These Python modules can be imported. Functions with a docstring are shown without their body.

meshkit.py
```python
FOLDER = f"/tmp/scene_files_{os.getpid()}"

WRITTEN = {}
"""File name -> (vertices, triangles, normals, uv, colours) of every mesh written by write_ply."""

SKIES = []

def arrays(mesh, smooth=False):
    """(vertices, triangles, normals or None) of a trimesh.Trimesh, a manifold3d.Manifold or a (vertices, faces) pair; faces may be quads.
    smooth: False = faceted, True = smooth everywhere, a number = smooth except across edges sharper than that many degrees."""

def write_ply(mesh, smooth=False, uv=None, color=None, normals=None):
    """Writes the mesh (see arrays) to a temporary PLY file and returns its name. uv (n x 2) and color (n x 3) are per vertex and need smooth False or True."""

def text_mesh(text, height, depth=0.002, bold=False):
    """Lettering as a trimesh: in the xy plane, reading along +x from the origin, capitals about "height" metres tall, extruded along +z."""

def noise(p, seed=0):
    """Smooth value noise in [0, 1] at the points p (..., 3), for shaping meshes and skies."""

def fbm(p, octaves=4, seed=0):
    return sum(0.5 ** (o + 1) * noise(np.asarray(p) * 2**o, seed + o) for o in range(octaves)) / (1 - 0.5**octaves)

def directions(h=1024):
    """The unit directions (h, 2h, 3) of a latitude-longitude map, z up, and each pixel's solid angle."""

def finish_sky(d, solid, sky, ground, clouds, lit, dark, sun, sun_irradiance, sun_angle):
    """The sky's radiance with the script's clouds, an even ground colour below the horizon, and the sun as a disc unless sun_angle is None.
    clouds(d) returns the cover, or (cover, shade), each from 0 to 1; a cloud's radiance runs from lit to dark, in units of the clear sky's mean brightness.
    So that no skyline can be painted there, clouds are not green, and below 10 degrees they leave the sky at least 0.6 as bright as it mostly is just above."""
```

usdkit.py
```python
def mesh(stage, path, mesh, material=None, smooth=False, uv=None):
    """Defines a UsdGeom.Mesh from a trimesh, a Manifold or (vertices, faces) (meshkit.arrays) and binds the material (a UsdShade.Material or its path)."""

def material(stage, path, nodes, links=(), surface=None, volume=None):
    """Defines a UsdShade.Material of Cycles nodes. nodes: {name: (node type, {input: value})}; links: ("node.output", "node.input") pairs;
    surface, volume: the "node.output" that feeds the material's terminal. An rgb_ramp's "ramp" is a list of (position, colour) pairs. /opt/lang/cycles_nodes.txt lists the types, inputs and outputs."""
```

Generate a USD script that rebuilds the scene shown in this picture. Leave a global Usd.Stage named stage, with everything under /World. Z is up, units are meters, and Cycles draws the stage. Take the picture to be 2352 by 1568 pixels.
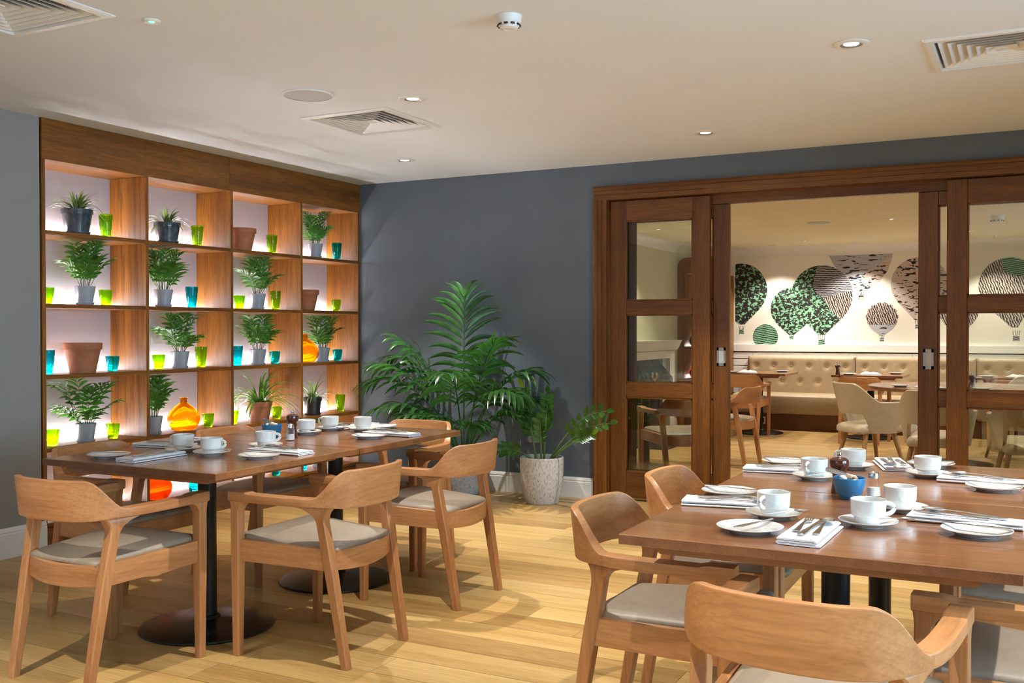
import math, random
import numpy as np, trimesh, manifold3d, usdkit, meshkit
from shapely.geometry import Polygon, LineString, Point, box as sbox
from shapely import affinity
from shapely.ops import unary_union
from pxr import Usd, UsdGeom, UsdLux, UsdShade, Sdf, Gf

stage = Usd.Stage.CreateInMemory()
UsdGeom.SetStageUpAxis(stage, 'Z'); UsdGeom.SetStageMetersPerUnit(stage, 1.0)
UsdGeom.Xform.Define(stage, '/World'); UsdGeom.Scope.Define(stage, '/World/Looks')
PI = math.pi
T = Sdf.ValueTypeNames

# ------------------------------------------------------------------ camera, light, exposure
CEIL, CEIL2 = 2.52, 2.37
cam = UsdGeom.Camera.Define(stage, '/World/camera')
cam.CreateFocalLengthAttr(35.0); cam.CreateHorizontalApertureAttr(35.99); cam.CreateExposureAttr(0.12)
cam.CreateClippingRangeAttr((0.05, 100))
yaw, pitch, roll = 0.480942, 0.0123009, -0.00108655
fw = np.array([-math.sin(yaw), math.cos(yaw), 0]); rt = np.array([math.cos(yaw), math.sin(yaw), 0]); up = np.array([0, 0, 1.0])
f2 = fw * math.cos(pitch) - up * math.sin(pitch); u2 = up * math.cos(pitch) + fw * math.sin(pitch)
r3 = rt * math.cos(roll) + u2 * math.sin(roll); u3 = u2 * math.cos(roll) - rt * math.sin(roll)
UsdGeom.Xformable(cam).AddTransformOp().Set(Gf.Matrix4d(*r3, 0, *u3, 0, *(-f2), 0, 5.1087, -6.9661, 1.285, 1))

SPOT, SPOT_B = 10500.0, 5200.0                      # downlights of the front and the back room
WARM, WARM_B = (1.0, 0.94, 0.85), (1.0, 0.91, 0.77)
LED = 72.0                                   # strips behind the shelves
def rect_light(name, loc, rot, w, h, inten, col):
    l = UsdLux.RectLight.Define(stage, '/World/' + name)
    l.CreateWidthAttr(w); l.CreateHeightAttr(h); l.CreateIntensityAttr(inten); l.CreateColorAttr(Gf.Vec3f(*col))
    x = UsdGeom.Xformable(l); x.AddTranslateOp().Set(Gf.Vec3d(*loc)); x.AddRotateXYZOp().Set(Gf.Vec3f(*rot))
DAY = (0.50, 0.74, 1.0)
WIN_Y = ((-7.3, -5.5), (-4.9, -3.1))
for k, (a, b) in enumerate(WIN_Y):           # daylight outside the two windows in the right wall
    rect_light(f'daylight_{k+1}', (7.92, (a + b) / 2, 1.45), (0, 90, 0), 1.5, b - a, 21.0, DAY)
rect_light('daylight_3', (2.1, -8.72, 1.5), (90, 0, 0), 2.8, 1.5, 2.2, (0.85, 0.92, 1.0))
rect_light('daylight_4', (8.42, 3.2, 1.45), (0, 90, 0), 1.5, 3.4, 3.0, (0.8, 0.9, 1.0))

# ------------------------------------------------------------------ helpers
def numbered(path):
    if not stage.GetPrimAtPath(path): return path
    k = 1
    while stage.GetPrimAtPath(f'{path}_{k:03d}'): k += 1
    return f'{path}_{k:03d}'
def meta(p, **kw):
    for k, v in kw.items():
        if v: p.SetCustomDataByKey(k, v)
    return p
LOOK = {}
def obj(name, mesh, m, parent=None, smooth=35, uv=None, **kw):
    path = numbered((str(parent.GetPath()) if parent else '/World') + '/' + name)
    g = usdkit.mesh(stage, path, mesh, LOOK[m], smooth=smooth, uv=uv).GetPrim()
    return meta(g, **kw)
def place(prim, loc, rz=0, rx=0, ry=0, s=None):
    x = UsdGeom.Xformable(prim); x.ClearXformOpOrder()
    def op(n, make, v):
        a = prim.GetAttribute('xformOp:' + n)
        o = UsdGeom.XformOp(a) if a and a.IsDefined() else None
        o = make() if not x.GetPrim().HasAttribute('xformOp:' + n) else o
        o.Set(v); return o
    ops = [op('translate', x.AddTranslateOp, Gf.Vec3d(*map(float, loc))), op('rotateXYZ', x.AddRotateXYZOp, Gf.Vec3f(math.degrees(rx), math.degrees(ry), math.degrees(rz)))]
    if s: ops.append(op('scale', x.AddScaleOp, Gf.Vec3f(s, s, s)))
    x.SetXformOpOrder(ops)
    return prim
def thing(name, label, cat, loc=(0, 0, 0), rz=0, group=None, rx=0, ry=0):
    p = UsdGeom.Xform.Define(stage, numbered('/World/' + name)).GetPrim()
    place(p, loc, rz, rx, ry)
    return meta(p, label=label, category=cat, group=group)
def sub(parent, name):                        # a part that has sub-parts of its own: the part's own mesh is the parent mesh
    return parent
def dup(root, label, loc, rz=0, group=None, rx=0, ry=0, s=None):
    base = root.GetName()
    if base[-4:-3] == '_' and base[-3:].isdigit(): base = base[:-4]
    p = UsdGeom.Xform.Define(stage, numbered('/World/' + base)).GetPrim()
    p.GetReferences().AddInternalReference(root.GetPath()); p.SetInstanceable(True)
    place(p, loc, rz, rx, ry, s)
    return meta(p, label=label, category=root.GetCustomDataByKey('category'), group=group)
class Kind:                                   # first call defines the thing, later calls copy it
    def __init__(self, build): self.build, self.first = build, None
    def __call__(self, label, loc, rz=0, group=None, rx=0, ry=0):
        if self.first is None:
            self.first = self.build(label); place(self.first, loc, rz, rx, ry); meta(self.first, group=group)
            return self.first
        return dup(self.first, label, loc, rz, group, rx, ry)
def struct(name, label=None):
    p = UsdGeom.Xform.Define(stage, '/World/' + name).GetPrim()
    return meta(p, kind='structure', label=label)

cat = trimesh.util.concatenate
def mv(m, x=0, y=0, z=0): m = m.copy(); m.apply_translation((x, y, z)); return m
def rot(m, a, ax, pt=None): m = m.copy(); m.apply_transform(trimesh.transformations.rotation_matrix(a, ax, pt)); return m
def to_tm(m):
    q = m.to_mesh(); return trimesh.Trimesh(np.array(q.vert_properties[:, :3]), np.array(q.tri_verts), process=False)
def bx(x0, x1, y0, y1, z0, z1, r=0.0):
    """box, edges chamfered by r"""
    r = min(r, 0.49 * (x1 - x0), 0.49 * (y1 - y0), 0.49 * (z1 - z0))
    if r <= 0:
        return trimesh.creation.box(bounds=((x0, y0, z0), (x1, y1, z1)))
    pts = []
    for X, sx in ((x0, 1), (x1, -1)):
        for Y, sy in ((y0, 1), (y1, -1)):
            for Z, sz in ((z0, 1), (z1, -1)):
                pts += [(X, Y + sy * r, Z + sz * r), (X + sx * r, Y, Z + sz * r), (X + sx * r, Y + sy * r, Z)]
    return to_tm(manifold3d.Manifold.hull_points(np.array(pts, np.float32)))
def hull(pts): return to_tm(manifold3d.Manifold.hull_points(np.array(pts, np.float32)))
def loft(rings, caps=True):
    rings = [np.asarray(r, float) for r in rings]; n = len(rings[0]); v = np.vstack(rings); f = []
    for i in range(len(rings) - 1):
        for j in range(n):
            a, b, c, d = i * n + j, i * n + (j + 1) % n, (i + 1) * n + (j + 1) % n, (i + 1) * n + j
            f += [(a, b, c), (a, c, d)]
    if caps:
        for base, flip in ((0, True), ((len(rings) - 1) * n, False)):
            v = np.vstack([v, v[base:base + n].mean(0)]); c = len(v) - 1
            for j in range(n):
                t = (base + j, base + (j + 1) % n, c); f.append(t[::-1] if flip else t)
    m = trimesh.Trimesh(v, f, process=False)
    if caps and m.volume < 0: m.invert()
    return m
def lathe(prof, n=32):
    """prof: (r, z) from the bottom axis outwards and back in; closed at both ends if r is 0 there"""
    v, f, rows = [], [], []
    for r, z in prof:
        if r < 1e-6: rows.append([len(v)]); v.append((0, 0, z))
        else:
            rows.append(list(range(len(v), len(v) + n))); v += [(r * math.cos(2 * PI * k / n), r * math.sin(2 * PI * k / n), z) for k in range(n)]
    for a, b in zip(rows, rows[1:]):
        for k in range(n):
            a0, a1, b0, b1 = a[k % len(a)], a[(k + 1) % n % len(a)], b[k % len(b)], b[(k + 1) % n % len(b)]
            if len(a) > 1: f.append((a0, a1, b1))
            if len(b) > 1: f.append((a0, b1, b0))
    return trimesh.Trimesh(v, f, process=False)
def tube(pts, radii, n=8, flat=1.0):
    p = np.asarray(pts, float); r = np.broadcast_to(radii, (len(p),))
    t = np.gradient(p, axis=0); t /= np.linalg.norm(t, axis=1, keepdims=True)
    ref = np.array([0, 0, 1.0]) if abs(t[0, 2]) < .9 else np.array([1.0, 0, 0])
    rings = []
    for k in range(len(p)):
        a = np.cross(t[k], ref); a /= np.linalg.norm(a); b = np.cross(t[k], a); ref = -b if False else ref
        rings.append([p[k] + r[k] * (math.cos(q) * a + flat * math.sin(q) * b) for q in np.arange(n) * 2 * PI / n])
    return loft(rings)
def extr(poly, h):
    gs = getattr(poly, 'geoms', [poly])
    return cat([trimesh.creation.extrude_polygon(g, h, engine='earcut') for g in gs])
def standing(poly, th):                       # polygon drawn in (x, z), extruded th along +y
    m = extr(poly, th); m.apply_transform([[1, 0, 0, 0], [0, 0, -1, th], [0, 1, 0, 0], [0, 0, 0, 1]]); return m
def along_x(poly, x0, x1):                    # polygon drawn in (y, z), extruded along x
    m = extr(poly, x1 - x0); m.apply_transform([[0, 0, 1, x0], [1, 0, 0, 0], [0, 1, 0, 0], [0, 0, 0, 1]]); return m
def along_y(poly, y0, y1):                    # polygon drawn in (x, z), extruded along y
    m = standing(poly, y1 - y0); m.apply_translation((0, y0, 0)); return m
def bezier(pts, n=16):
    pts = np.asarray(pts, float); t = np.linspace(0, 1, n)[:, None]; k = len(pts) - 1
    return sum(math.comb(k, i) * t**i * (1 - t)**(k - i) * pts[i] for i in range(k + 1))
def spline(pts, n):
    from scipy.interpolate import CubicSpline
    pts = np.asarray(pts, float); d = np.r_[0, np.cumsum(np.linalg.norm(np.diff(pts, axis=0), axis=1))]
    return CubicSpline(d, pts)(np.linspace(0, d[-1], n))

# ------------------------------------------------------------------ materials
def mat(name, nodes, links, surface='p.BSDF', **kw):
    LOOK[name] = usdkit.material(stage, '/World/Looks/' + name, nodes, links, surface=surface, **kw)
def plain(name, col, rough=.5, **kw):
    mat(name, {'p': ('principled_bsdf', dict(base_color=col, roughness=rough, **kw))}, [])
def mottled(name, c0, c1, scale=8, rough=.5, bump=0.0, bscale=None, stretch=(1, 1, 1), lo=.35, hi=.65, **kw):
    n = {'tc': ('texture_coordinate', {}), 'm': ('mapping', {'scale': stretch}), 'n': ('noise_texture', {'scale': scale, 'detail': 2.0, 'roughness': .6}),
         'r': ('rgb_ramp', {'ramp': [(lo, c0), (hi, c1)]}), 'p': ('principled_bsdf', dict(roughness=rough, **kw))}
    l = [('tc.object', 'm.vector'), ('m.vector', 'n.vector'), ('n.fac', 'r.fac'), ('r.color', 'p.base_color')]
    if bump:
        n['n2'] = ('noise_texture', {'scale': bscale or scale * 4, 'detail': 3.0}); n['b'] = ('bump', {'strength': bump, 'distance': .003})
        l += [('m.vector', 'n2.vector'), ('n2.fac', 'b.height'), ('b.normal', 'p.normal')]
    mat(name, n, l)
def wood(name, ax, dark, mid, light, ring=.35, ringscale=9.0, rough=.38, fine=.25, coat=0.0, vary=.12, scale=12.0, stretch=.07, spec=.5, distort=2.5, axial=False):
    s = [1.0, 1.0, 1.0]; s[ax] = stretch
    n = {'tc': ('texture_coordinate', {}), 'oi': ('object_info', {}), 'ml': ('math', {'math_type': 'multiply', 'value2': 2.37}),
         'cb': ('combine_xyz', {}), 'ad': ('vector_math', {'math_type': 'add'}), 'm': ('mapping', {'scale': s}),
         'n': ('noise_texture', {'scale': scale, 'detail': 2.0, 'roughness': .6}),
         'r': ('rgb_ramp', {'ramp': [(.28, dark), (.5, mid), (.72, light)]}),
         'w': ('wave_texture', {'wave_type': 'rings', 'rings_direction': 'xyz'[ax] if axial else 'spherical', 'scale': ringscale, 'distortion': distort, 'detail': 1.0, 'detail_scale': 1.5, 'profile': 'saw'}),
         'wr': ('rgb_ramp', {'ramp': [(0, (1, 1, 1)), (.55, (1, 1, 1)), (1, (1 - ring, 1 - ring * 1.1, 1 - ring * 1.2))]}),
         'x': ('mix', {'mix_type': 'multiply', 'fac': 1.0}),
         'f': ('noise_texture', {'scale': 140.0, 'detail': 1.0}), 'fr': ('rgb_ramp', {'ramp': [(.35, (1 - fine,) * 3), (.6, (1, 1, 1))]}),
         'x2': ('mix', {'mix_type': 'multiply', 'fac': 1.0}),
         'mr': ('map_range', {'from_min': 0.0, 'from_max': 1.0, 'to_min': 1 - vary, 'to_max': 1 + vary}), 'h': ('hsv', {}),
         'p': ('principled_bsdf', dict(roughness=rough, coat_weight=coat, coat_roughness=.12, specular_ior_level=spec)), }
    l = [('oi.random', 'ml.value1'), ('ml.value', 'cb.x'), ('ml.value', 'cb.y'), ('ml.value', 'cb.z'), ('tc.object', 'ad.vector1'), ('cb.vector', 'ad.vector2'), ('ad.vector', 'm.vector'),
         ('m.vector', 'n.vector'), ('m.vector', 'w.vector'), ('m.vector', 'f.vector'), ('n.fac', 'r.fac'), ('w.fac', 'wr.fac'), ('r.color', 'x.color1'), ('wr.color', 'x.color2'),
         ('f.fac', 'fr.fac'), ('x.color', 'x2.color1'), ('fr.color', 'x2.color2'), ('oi.random', 'mr.value'), ('mr.result', 'h.value'), ('x2.color', 'h.color'), ('h.color', 'p.base_color'),
         ]
    mat(name, n, l)
for k, a in enumerate('xyz'):
    wood('beech_' + a, k, (.39, .165, .06), (.50, .228, .089), (.57, .282, .117), ring=.10, ringscale=16, rough=.36, fine=.14, vary=.06)
    wood('oak_' + a, k, (.175, .058, .005), (.27, .096, .008), (.345, .13, .014), ring=.38, ringscale=30, rough=.42, fine=.28, vary=.08)
    wood('door_oak_' + a, k, (.115, .037, .005), (.18, .062, .008), (.24, .088, .013), ring=.42, ringscale=32, rough=.36, fine=.3, vary=.1)
    wood('table_wood_' + a, k, (.20, .078, .027), (.285, .115, .042), (.345, .146, .057), ring=.16, ringscale=30, rough=.3, fine=.15, coat=.6, vary=.08)
wood('floor_oak', 0, (.44, .265, .085), (.55, .35, .125), (.62, .41, .165), ring=.13, ringscale=26, rough=.36, fine=.16, vary=.1, scale=10, stretch=.06)
wood('floor_oak_pale', 0, (.52, .33, .115), (.60, .40, .155), (.66, .455, .195), ring=.12, ringscale=24, rough=.36, fine=.16, vary=.08, scale=10, stretch=.06)
wood('floor_oak_brown', 0, (.40, .23, .07), (.49, .295, .10), (.57, .355, .13), ring=.22, ringscale=26, rough=.38, fine=.22, vary=.1, scale=10, stretch=.06)
wood('end_grain', 1, (.15, .058, .024), (.19, .076, .032), (.23, .095, .042), ring=.26, ringscale=50, rough=.4, fine=.12, stretch=.8, distort=4.0, axial=True)
wood('leg_oak', 2, (.36, .19, .07), (.46, .25, .10), (.52, .30, .13), ring=.15)
mottled('ceiling_paint', (.73, .765, .805), (.75, .785, .825), 1.5, .85)  # daylight tint put into the white, offsetting warm bounce from the floor
mottled('blue_paint', (.110, .138, .170), (.122, .150, .183), 2.5, .62, bump=.05, bscale=260)
mottled('grey_paint', (.275, .28, .275), (.285, .29, .285), 2.5, .7, bump=.03, bscale=260)
plain('white_paint', (.80, .80, .80), .35)
plain('niche_white', (.52, .49, .52), .7)
mottled('cream_paint', (.60, .57, .40), (.62, .59, .42), 2, .7)
mottled('tan_ceiling', (.77, .72, .55), (.79, .74, .57), 1.5, .85)
plain('mural_white', (.80, .78, .72), .6)
plain('dark_gap', (.02, .018, .016), .8)
plain('floor_joint', (.12, .065, .028), .7)
plain('black_metal', (.008, .008, .009), .3, specular_ior_level=.35)
plain('steel', (.74, .74, .74), .22, metallic=1.0)
plain('brushed_steel', (.40, .42, .45), .45, metallic=1.0)
plain('white_plastic', (.78, .78, .77), .4)
plain('grille_grey', (.48, .49, .50), .6)
mottled('leather', (.30, .245, .185), (.33, .27, .205), 30, .42, bump=.25, bscale=420)
mottled('tan_leather', (.40, .305, .195), (.44, .335, .215), 20, .42, bump=.15, bscale=300)
mottled('cream_leather', (.47, .385, .265), (.51, .42, .29), 20, .45, bump=.12, bscale=300)
mottled('brown_plinth', (.10, .036, .012), (.14, .05, .017), 6, .4, stretch=(.2, 1, 1))
plain('porcelain', (.77, .77, .76), .1, coat_weight=.4)
mat('cup_china', {'tc': ('texture_coordinate', {}), 'v': ('voronoi_texture', {'scale': 75.0}), 'b': ('bump', {'strength': .35, 'distance': .002}), 'p': ('principled_bsdf', {'base_color': (.77, .77, .75), 'roughness': .13, 'coat_weight': .3})},
    [('tc.object', 'v.vector'), ('v.distance', 'b.height'), ('b.normal', 'p.normal')])
mottled('linen', (.70, .70, .73), (.76, .76, .79), 60, .85, bump=.3, bscale=500)
plain('blue_china', (.035, .20, .42), .22)
plain('walnut_gloss', (.07, .018, .009), .16, coat_weight=.6)
plain('sugar', (.85, .84, .80), .8)
plain('sugar_brown', (.46, .27, .13), .8)
plain('salt', (.85, .85, .85), .9)
for nm, c in (('lime_glass', (.52, .78, .03)), ('teal_glass', (.02, .62, .68)), ('amber_glass', (.95, .58, .05)), ('orange_glass', (.80, .23, .015)), ('olive_glass', (.20, .26, .06))):
    mat(nm, {'g': ('principled_bsdf', {'base_color': c, 'roughness': .03, 'ior': 1.35, 'transmission_weight': 1.0}), 't': ('transparent_bsdf', {'color': c}), 'x': ('mix_closure', {'fac': .45})},
        [('g.BSDF', 'x.closure1'), ('t.BSDF', 'x.closure2')], surface='x.closure')
mat('clear_glass', {'g': ('principled_bsdf', {'base_color': (.96, .97, .97), 'roughness': .03, 'ior': 1.3, 'transmission_weight': 1.0}), 't': ('transparent_bsdf', {'color': (.95, .96, .96)}), 'x': ('mix_closure', {'fac': .6})},
    [('g.BSDF', 'x.closure1'), ('t.BSDF', 'x.closure2')], surface='x.closure')
mat('pane_glass', {'fr': ('fresnel', {'IOR': 1.5}), 't': ('transparent_bsdf', {'color': (.95, .965, .94)}), 'g': ('glossy_bsdf', {'color': (1, 1, 1), 'roughness': .01}), 'x': ('mix_closure', {})},
    [('fr.fac', 'x.fac'), ('t.BSDF', 'x.closure1'), ('g.BSDF', 'x.closure2')], surface='x.closure')
plain('grey_glaze', (.36, .42, .50), .2, coat_weight=.5)
mottled('blue_glaze', (.035, .055, .08), (.085, .12, .16), 14, .14, coat_weight=.6)
mottled('terracotta', (.37, .135, .062), (.45, .175, .085), 12, .75, bump=.1)
plain('black_pot', (.03, .031, .034), .35)
mottled('white_washed', (.36, .325, .31), (.60, .595, .595), 95, .75, bump=.35, stretch=(1, 1, .5), lo=.34, hi=.50)
plain('soil', (.03, .02, .013), .95)
def leafy(name, c0, c1, tr, rough=.32, scale=18):
    mat(name, {'tc': ('texture_coordinate', {}), 'n': ('noise_texture', {'scale': scale, 'detail': 2.0}), 'r': ('rgb_ramp', {'ramp': [(.35, c0), (.65, c1)]}), 'p': ('principled_bsdf', {'roughness': rough}),
               't': ('translucent_bsdf', {'color': tr}), 'x': ('mix_closure', {'fac': .22})},
        [('tc.object', 'n.vector'), ('n.fac', 'r.fac'), ('r.color', 'p.base_color'), ('p.BSDF', 'x.closure1'), ('t.BSDF', 'x.closure2')], surface='x.closure')
leafy('palm_leaf', (.018, .075, .016), (.04, .14, .028), (.06, .22, .03))
leafy('parlor_leaf', (.035, .14, .015), (.08, .25, .03), (.09, .34, .025), .45)
leafy('zz_leaf', (.02, .09, .012), (.05, .17, .02), (.12, .32, .03), .2)
leafy('zz_leaf_yellow', (.16, .27, .02), (.30, .40, .03), (.3, .45, .04), .25)
plain('stem_green', (.10, .17, .04), .5)
mat('spider_leaf', {'tc': ('texture_coordinate', {}), 's': ('separate_xyz', {}), 'r': ('rgb_ramp', {'ramp': [(0, (.05, .15, .025)), (.3, (.06, .17, .03)), (.38, (.42, .5, .2)), (.62, (.42, .5, .2)), (.7, (.06, .17, .03)), (1, (.05, .15, .025))]}),
    'p': ('principled_bsdf', {'roughness': .35}), 't': ('translucent_bsdf', {'color': (.2, .4, .06)}), 'x': ('mix_closure', {'fac': .25})},
    [('tc.UV', 's.vector'), ('s.x', 'r.fac'), ('r.color', 'p.base_color'), ('p.BSDF', 'x.closure1'), ('t.BSDF', 'x.closure2')], surface='x.closure')
leafy('spider_green', (.07, .22, .02), (.13, .32, .04), (.22, .5, .06))
mottled('green_marble', (.012, .022, .018), (.05, .085, .07), 9, .18, lo=.4, hi=.7)
plain('slate', (.018, .018, .018), .4)
plain('firebox', (.012, .011, .01), .9)
plain('mantel_stone', (.70, .68, .60), .55)
def printed(name, base, kind, scale, cut, ang=0.0, st=(1, 1, 1)):
    n = {'tc': ('texture_coordinate', {}), 'm': ('mapping', {'scale': st, 'rotation': (0, ang, 0)}), 'r': ('rgb_ramp', {'ramp': [(cut - .015, (.012, .010, .009)), (cut + .015, base)]}), 'p': ('principled_bsdf', {'roughness': .6})}
    if kind == 'noise': n['n'] = ('noise_texture', {'scale': scale, 'detail': 1.5, 'roughness': .5, 'distortion': .8})
    else: n['n'] = ('wave_texture', {'scale': scale, 'distortion': 5.0 if kind == 'wavex' else 2.5, 'detail': 2.0, 'detail_scale': 2.0, 'bands_direction': 'z' if kind == 'wavez' else 'x'})
    mat(name, n, [('tc.object', 'm.vector'), ('m.vector', 'n.vector'), ('n.fac', 'r.fac'), ('r.color', 'p.base_color')])
GREEN, LILAC, PINK = (.20, .46, .30), (.40, .41, .49), (.52, .44, .42)
printed('print_green', GREEN, 'noise', 26, .525, st=(1, 1, 1.3))
printed('print_green_dark', GREEN, 'noise', 24, .555, st=(1, 1, 1.2))
printed('print_green_lines', GREEN, 'wavez', 13, .42, ang=.15)
printed('print_lilac', LILAC, 'noise', 26, .40, st=(.28, 1, 1.5))
printed('print_lilac_lines', LILAC, 'wavez', 13, .38)
printed('print_pink', PINK, 'wavex', 12, .45, ang=.35)
printed('print_pink_marks', PINK, 'noise', 22, .42, ang=.6, st=(.5, 1, 1.5))
plain('print_black', (.012, .010, .009), .6)
def emit(name, col, s): mat(name, {'e': ('emission', {'color': col, 'strength': s})}, [], surface='e.emission')
emit('led_strip', (1.0, .93, .92), LED)
emit('lamp_glow', (1.0, .97, .92), 40.0)
emit('green_led', (.12, 1.0, .35), 4.0)

# ------------------------------------------------------------------ the room
XR, YN = 7.8, -8.6                            # right wall, wall behind the camera
RX0, RX1 = 1.06, 8.3                          # the back room
DX0, DX1, DTOP = 2.28, 5.39, 2.25             # doorway
WT = 0.15
rng = random.Random(5)
# floor planks along x
floor = struct('floor', 'honey oak plank floor of both rooms')
obj('subfloor', cat([bx(-.36, XR, YN, 0, -.06, -.022), ]), 'floor_joint', floor)
PW = .1835
y = -.06; row = 0
planks = []
while y > -5.4:
    x = -.1 + (-1.4 * rng.random()); 
    while x < XR:
        L = rng.uniform(1.2, 2.3); x1 = min(x + L, XR)
        if x1 > 0.02: planks.append((max(x, 0.0), x1, y - PW, y))
        x = x1
    y -= PW
for (a, b, c, d) in planks:
    m = trimesh.creation.box(bounds=((a - (a + b) / 2 + .0008, c - (c + d) / 2 + .0013, -.02), (b - (a + b) / 2 - .0008, d - (c + d) / 2 - .0013, 0)))
    p = obj('plank', m, rng.choice(['floor_oak', 'floor_oak', 'floor_oak_pale', 'floor_oak_brown']), floor, smooth=False)
    place(p, ((a + b) / 2, (c + d) / 2, 0))
obj('planks_beyond', cat([bx(0, XR, y - PW * (k + 1) + .0008, y - PW * k - .0008, -.02, 0) for k in range(17)]), 'floor_oak', floor, smooth=False, kind='stuff')
rows = []
for k in range(36):
    x = RX0 + .01 - rng.uniform(0, 1.8)
    while x < RX1 - .02:
        L = rng.uniform(1.2, 2.2); x0, x1 = max(x, RX0 + .01), min(x + L, RX1 - .01)
        if x1 > x0 + .02: rows.append(bx(x0, x1 - .0012, -.058 + PW * k, -.058 + PW * (k + 1) - .0016, -.02, 0))
        x += L
obj('planks_back_room', cat(rows), 'floor_oak', floor, smooth=False, kind='stuff')
obj('subfloor_back_room', bx(RX0, RX1, -.06, 6.5, -.06, -.022), 'floor_joint', floor)
# ceiling of the front room with openings for the three air grilles
VENTS = ((1.616, -2.075), (1.61, -4.5), (4.985, -2.06))
cp = sbox(-.36, YN, XR + .2, WT)
for (vx, vy) in VENTS: cp = cp.difference(sbox(vx - .27, vy - .27, vx + .27, vy + .27))
ceil = struct('ceiling', 'white plaster ceiling')
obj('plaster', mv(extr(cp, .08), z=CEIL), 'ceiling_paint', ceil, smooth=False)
for (vx, vy) in VENTS: obj('grille_box', bx(vx - .28, vx + .28, vy - .28, vy + .28, CEIL + .081, CEIL + .2), 'dark_gap', ceil)
obj('plaster_back_room', bx(RX0 - .2, RX1, WT, 6.6, CEIL2, CEIL2 + .08), 'tan_ceiling', ceil)
BKL = -3.09                                   # left end of the bookcase recess
wl = struct('wall_left', 'light grey wall to the left of the bookcase')
obj('plaster', cat([bx(-.4, 0, YN, BKL - .012, 0, CEIL), bx(-.46, -.36, BKL - .012, .1, 0, CEIL)]), 'grey_paint', wl, smooth=False)
wb = struct('wall_back', 'dark blue grey wall beside the doorway')
obj('plaster', cat([bx(-.36, DX0 - .03, 0, WT, 0, CEIL), bx(DX0 - .03, DX1 + .03, 0, WT, DTOP + .03, CEIL), bx(DX1 + .03, XR, 0, WT, 0, CEIL)]), 'blue_paint', wb, smooth=False)
obj('hatch_panel', cat([bx(.47, .86, -.012, 0, .02, .605, .002), bx(.54, .858, -.03, -.012, .02, .545, .002)]), 'blue_paint', wb)
wr_ = struct('wall_right', 'grey wall with two windows')
ys = [YN, WIN_Y[0][0], WIN_Y[0][1], WIN_Y[1][0], WIN_Y[1][1], WT]
obj('plaster', cat([bx(XR, XR + .2, ys[k], ys[k + 1], 0, CEIL) for k in (0, 2, 4)] + [bx(XR, XR + .2, a, b, z0, z1) for a, b in WIN_Y for z0, z1 in ((0, .7), (2.2, CEIL))]), 'grey_paint', wr_, smooth=False)
wn = struct('wall_near', 'grey wall behind the camera with a wide window')
obj('plaster', cat([bx(-.4, .7, YN - .2, YN, 0, CEIL), bx(3.5, XR + .2, YN - .2, YN, 0, CEIL), bx(.7, 3.5, YN - .2, YN, 0, .75), bx(.7, 3.5, YN - .2, YN, 2.25, CEIL)]), 'grey_paint', wn, smooth=False)
def window(n, m_frame, m_pane):
    w = struct(f'window_{n}', 'white framed window'); obj('window_frame', m_frame, 'white_paint', w); obj('pane', m_pane, 'pane_glass', w, smooth=False)
for k, (a, b) in enumerate(WIN_Y):
    c = (a + b) / 2
    window(k + 1, cat([bx(XR + .03, XR + .09, p, q, .7, 2.2) for p, q in ((a, a + .06), (b - .06, b), (c - .03, c + .03))] + [bx(XR + .03, XR + .09, a, b, p, q) for p, q in ((.7, .76), (2.14, 2.2))]), bx(XR + .055, XR + .06, a, b, .7, 2.2))
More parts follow.
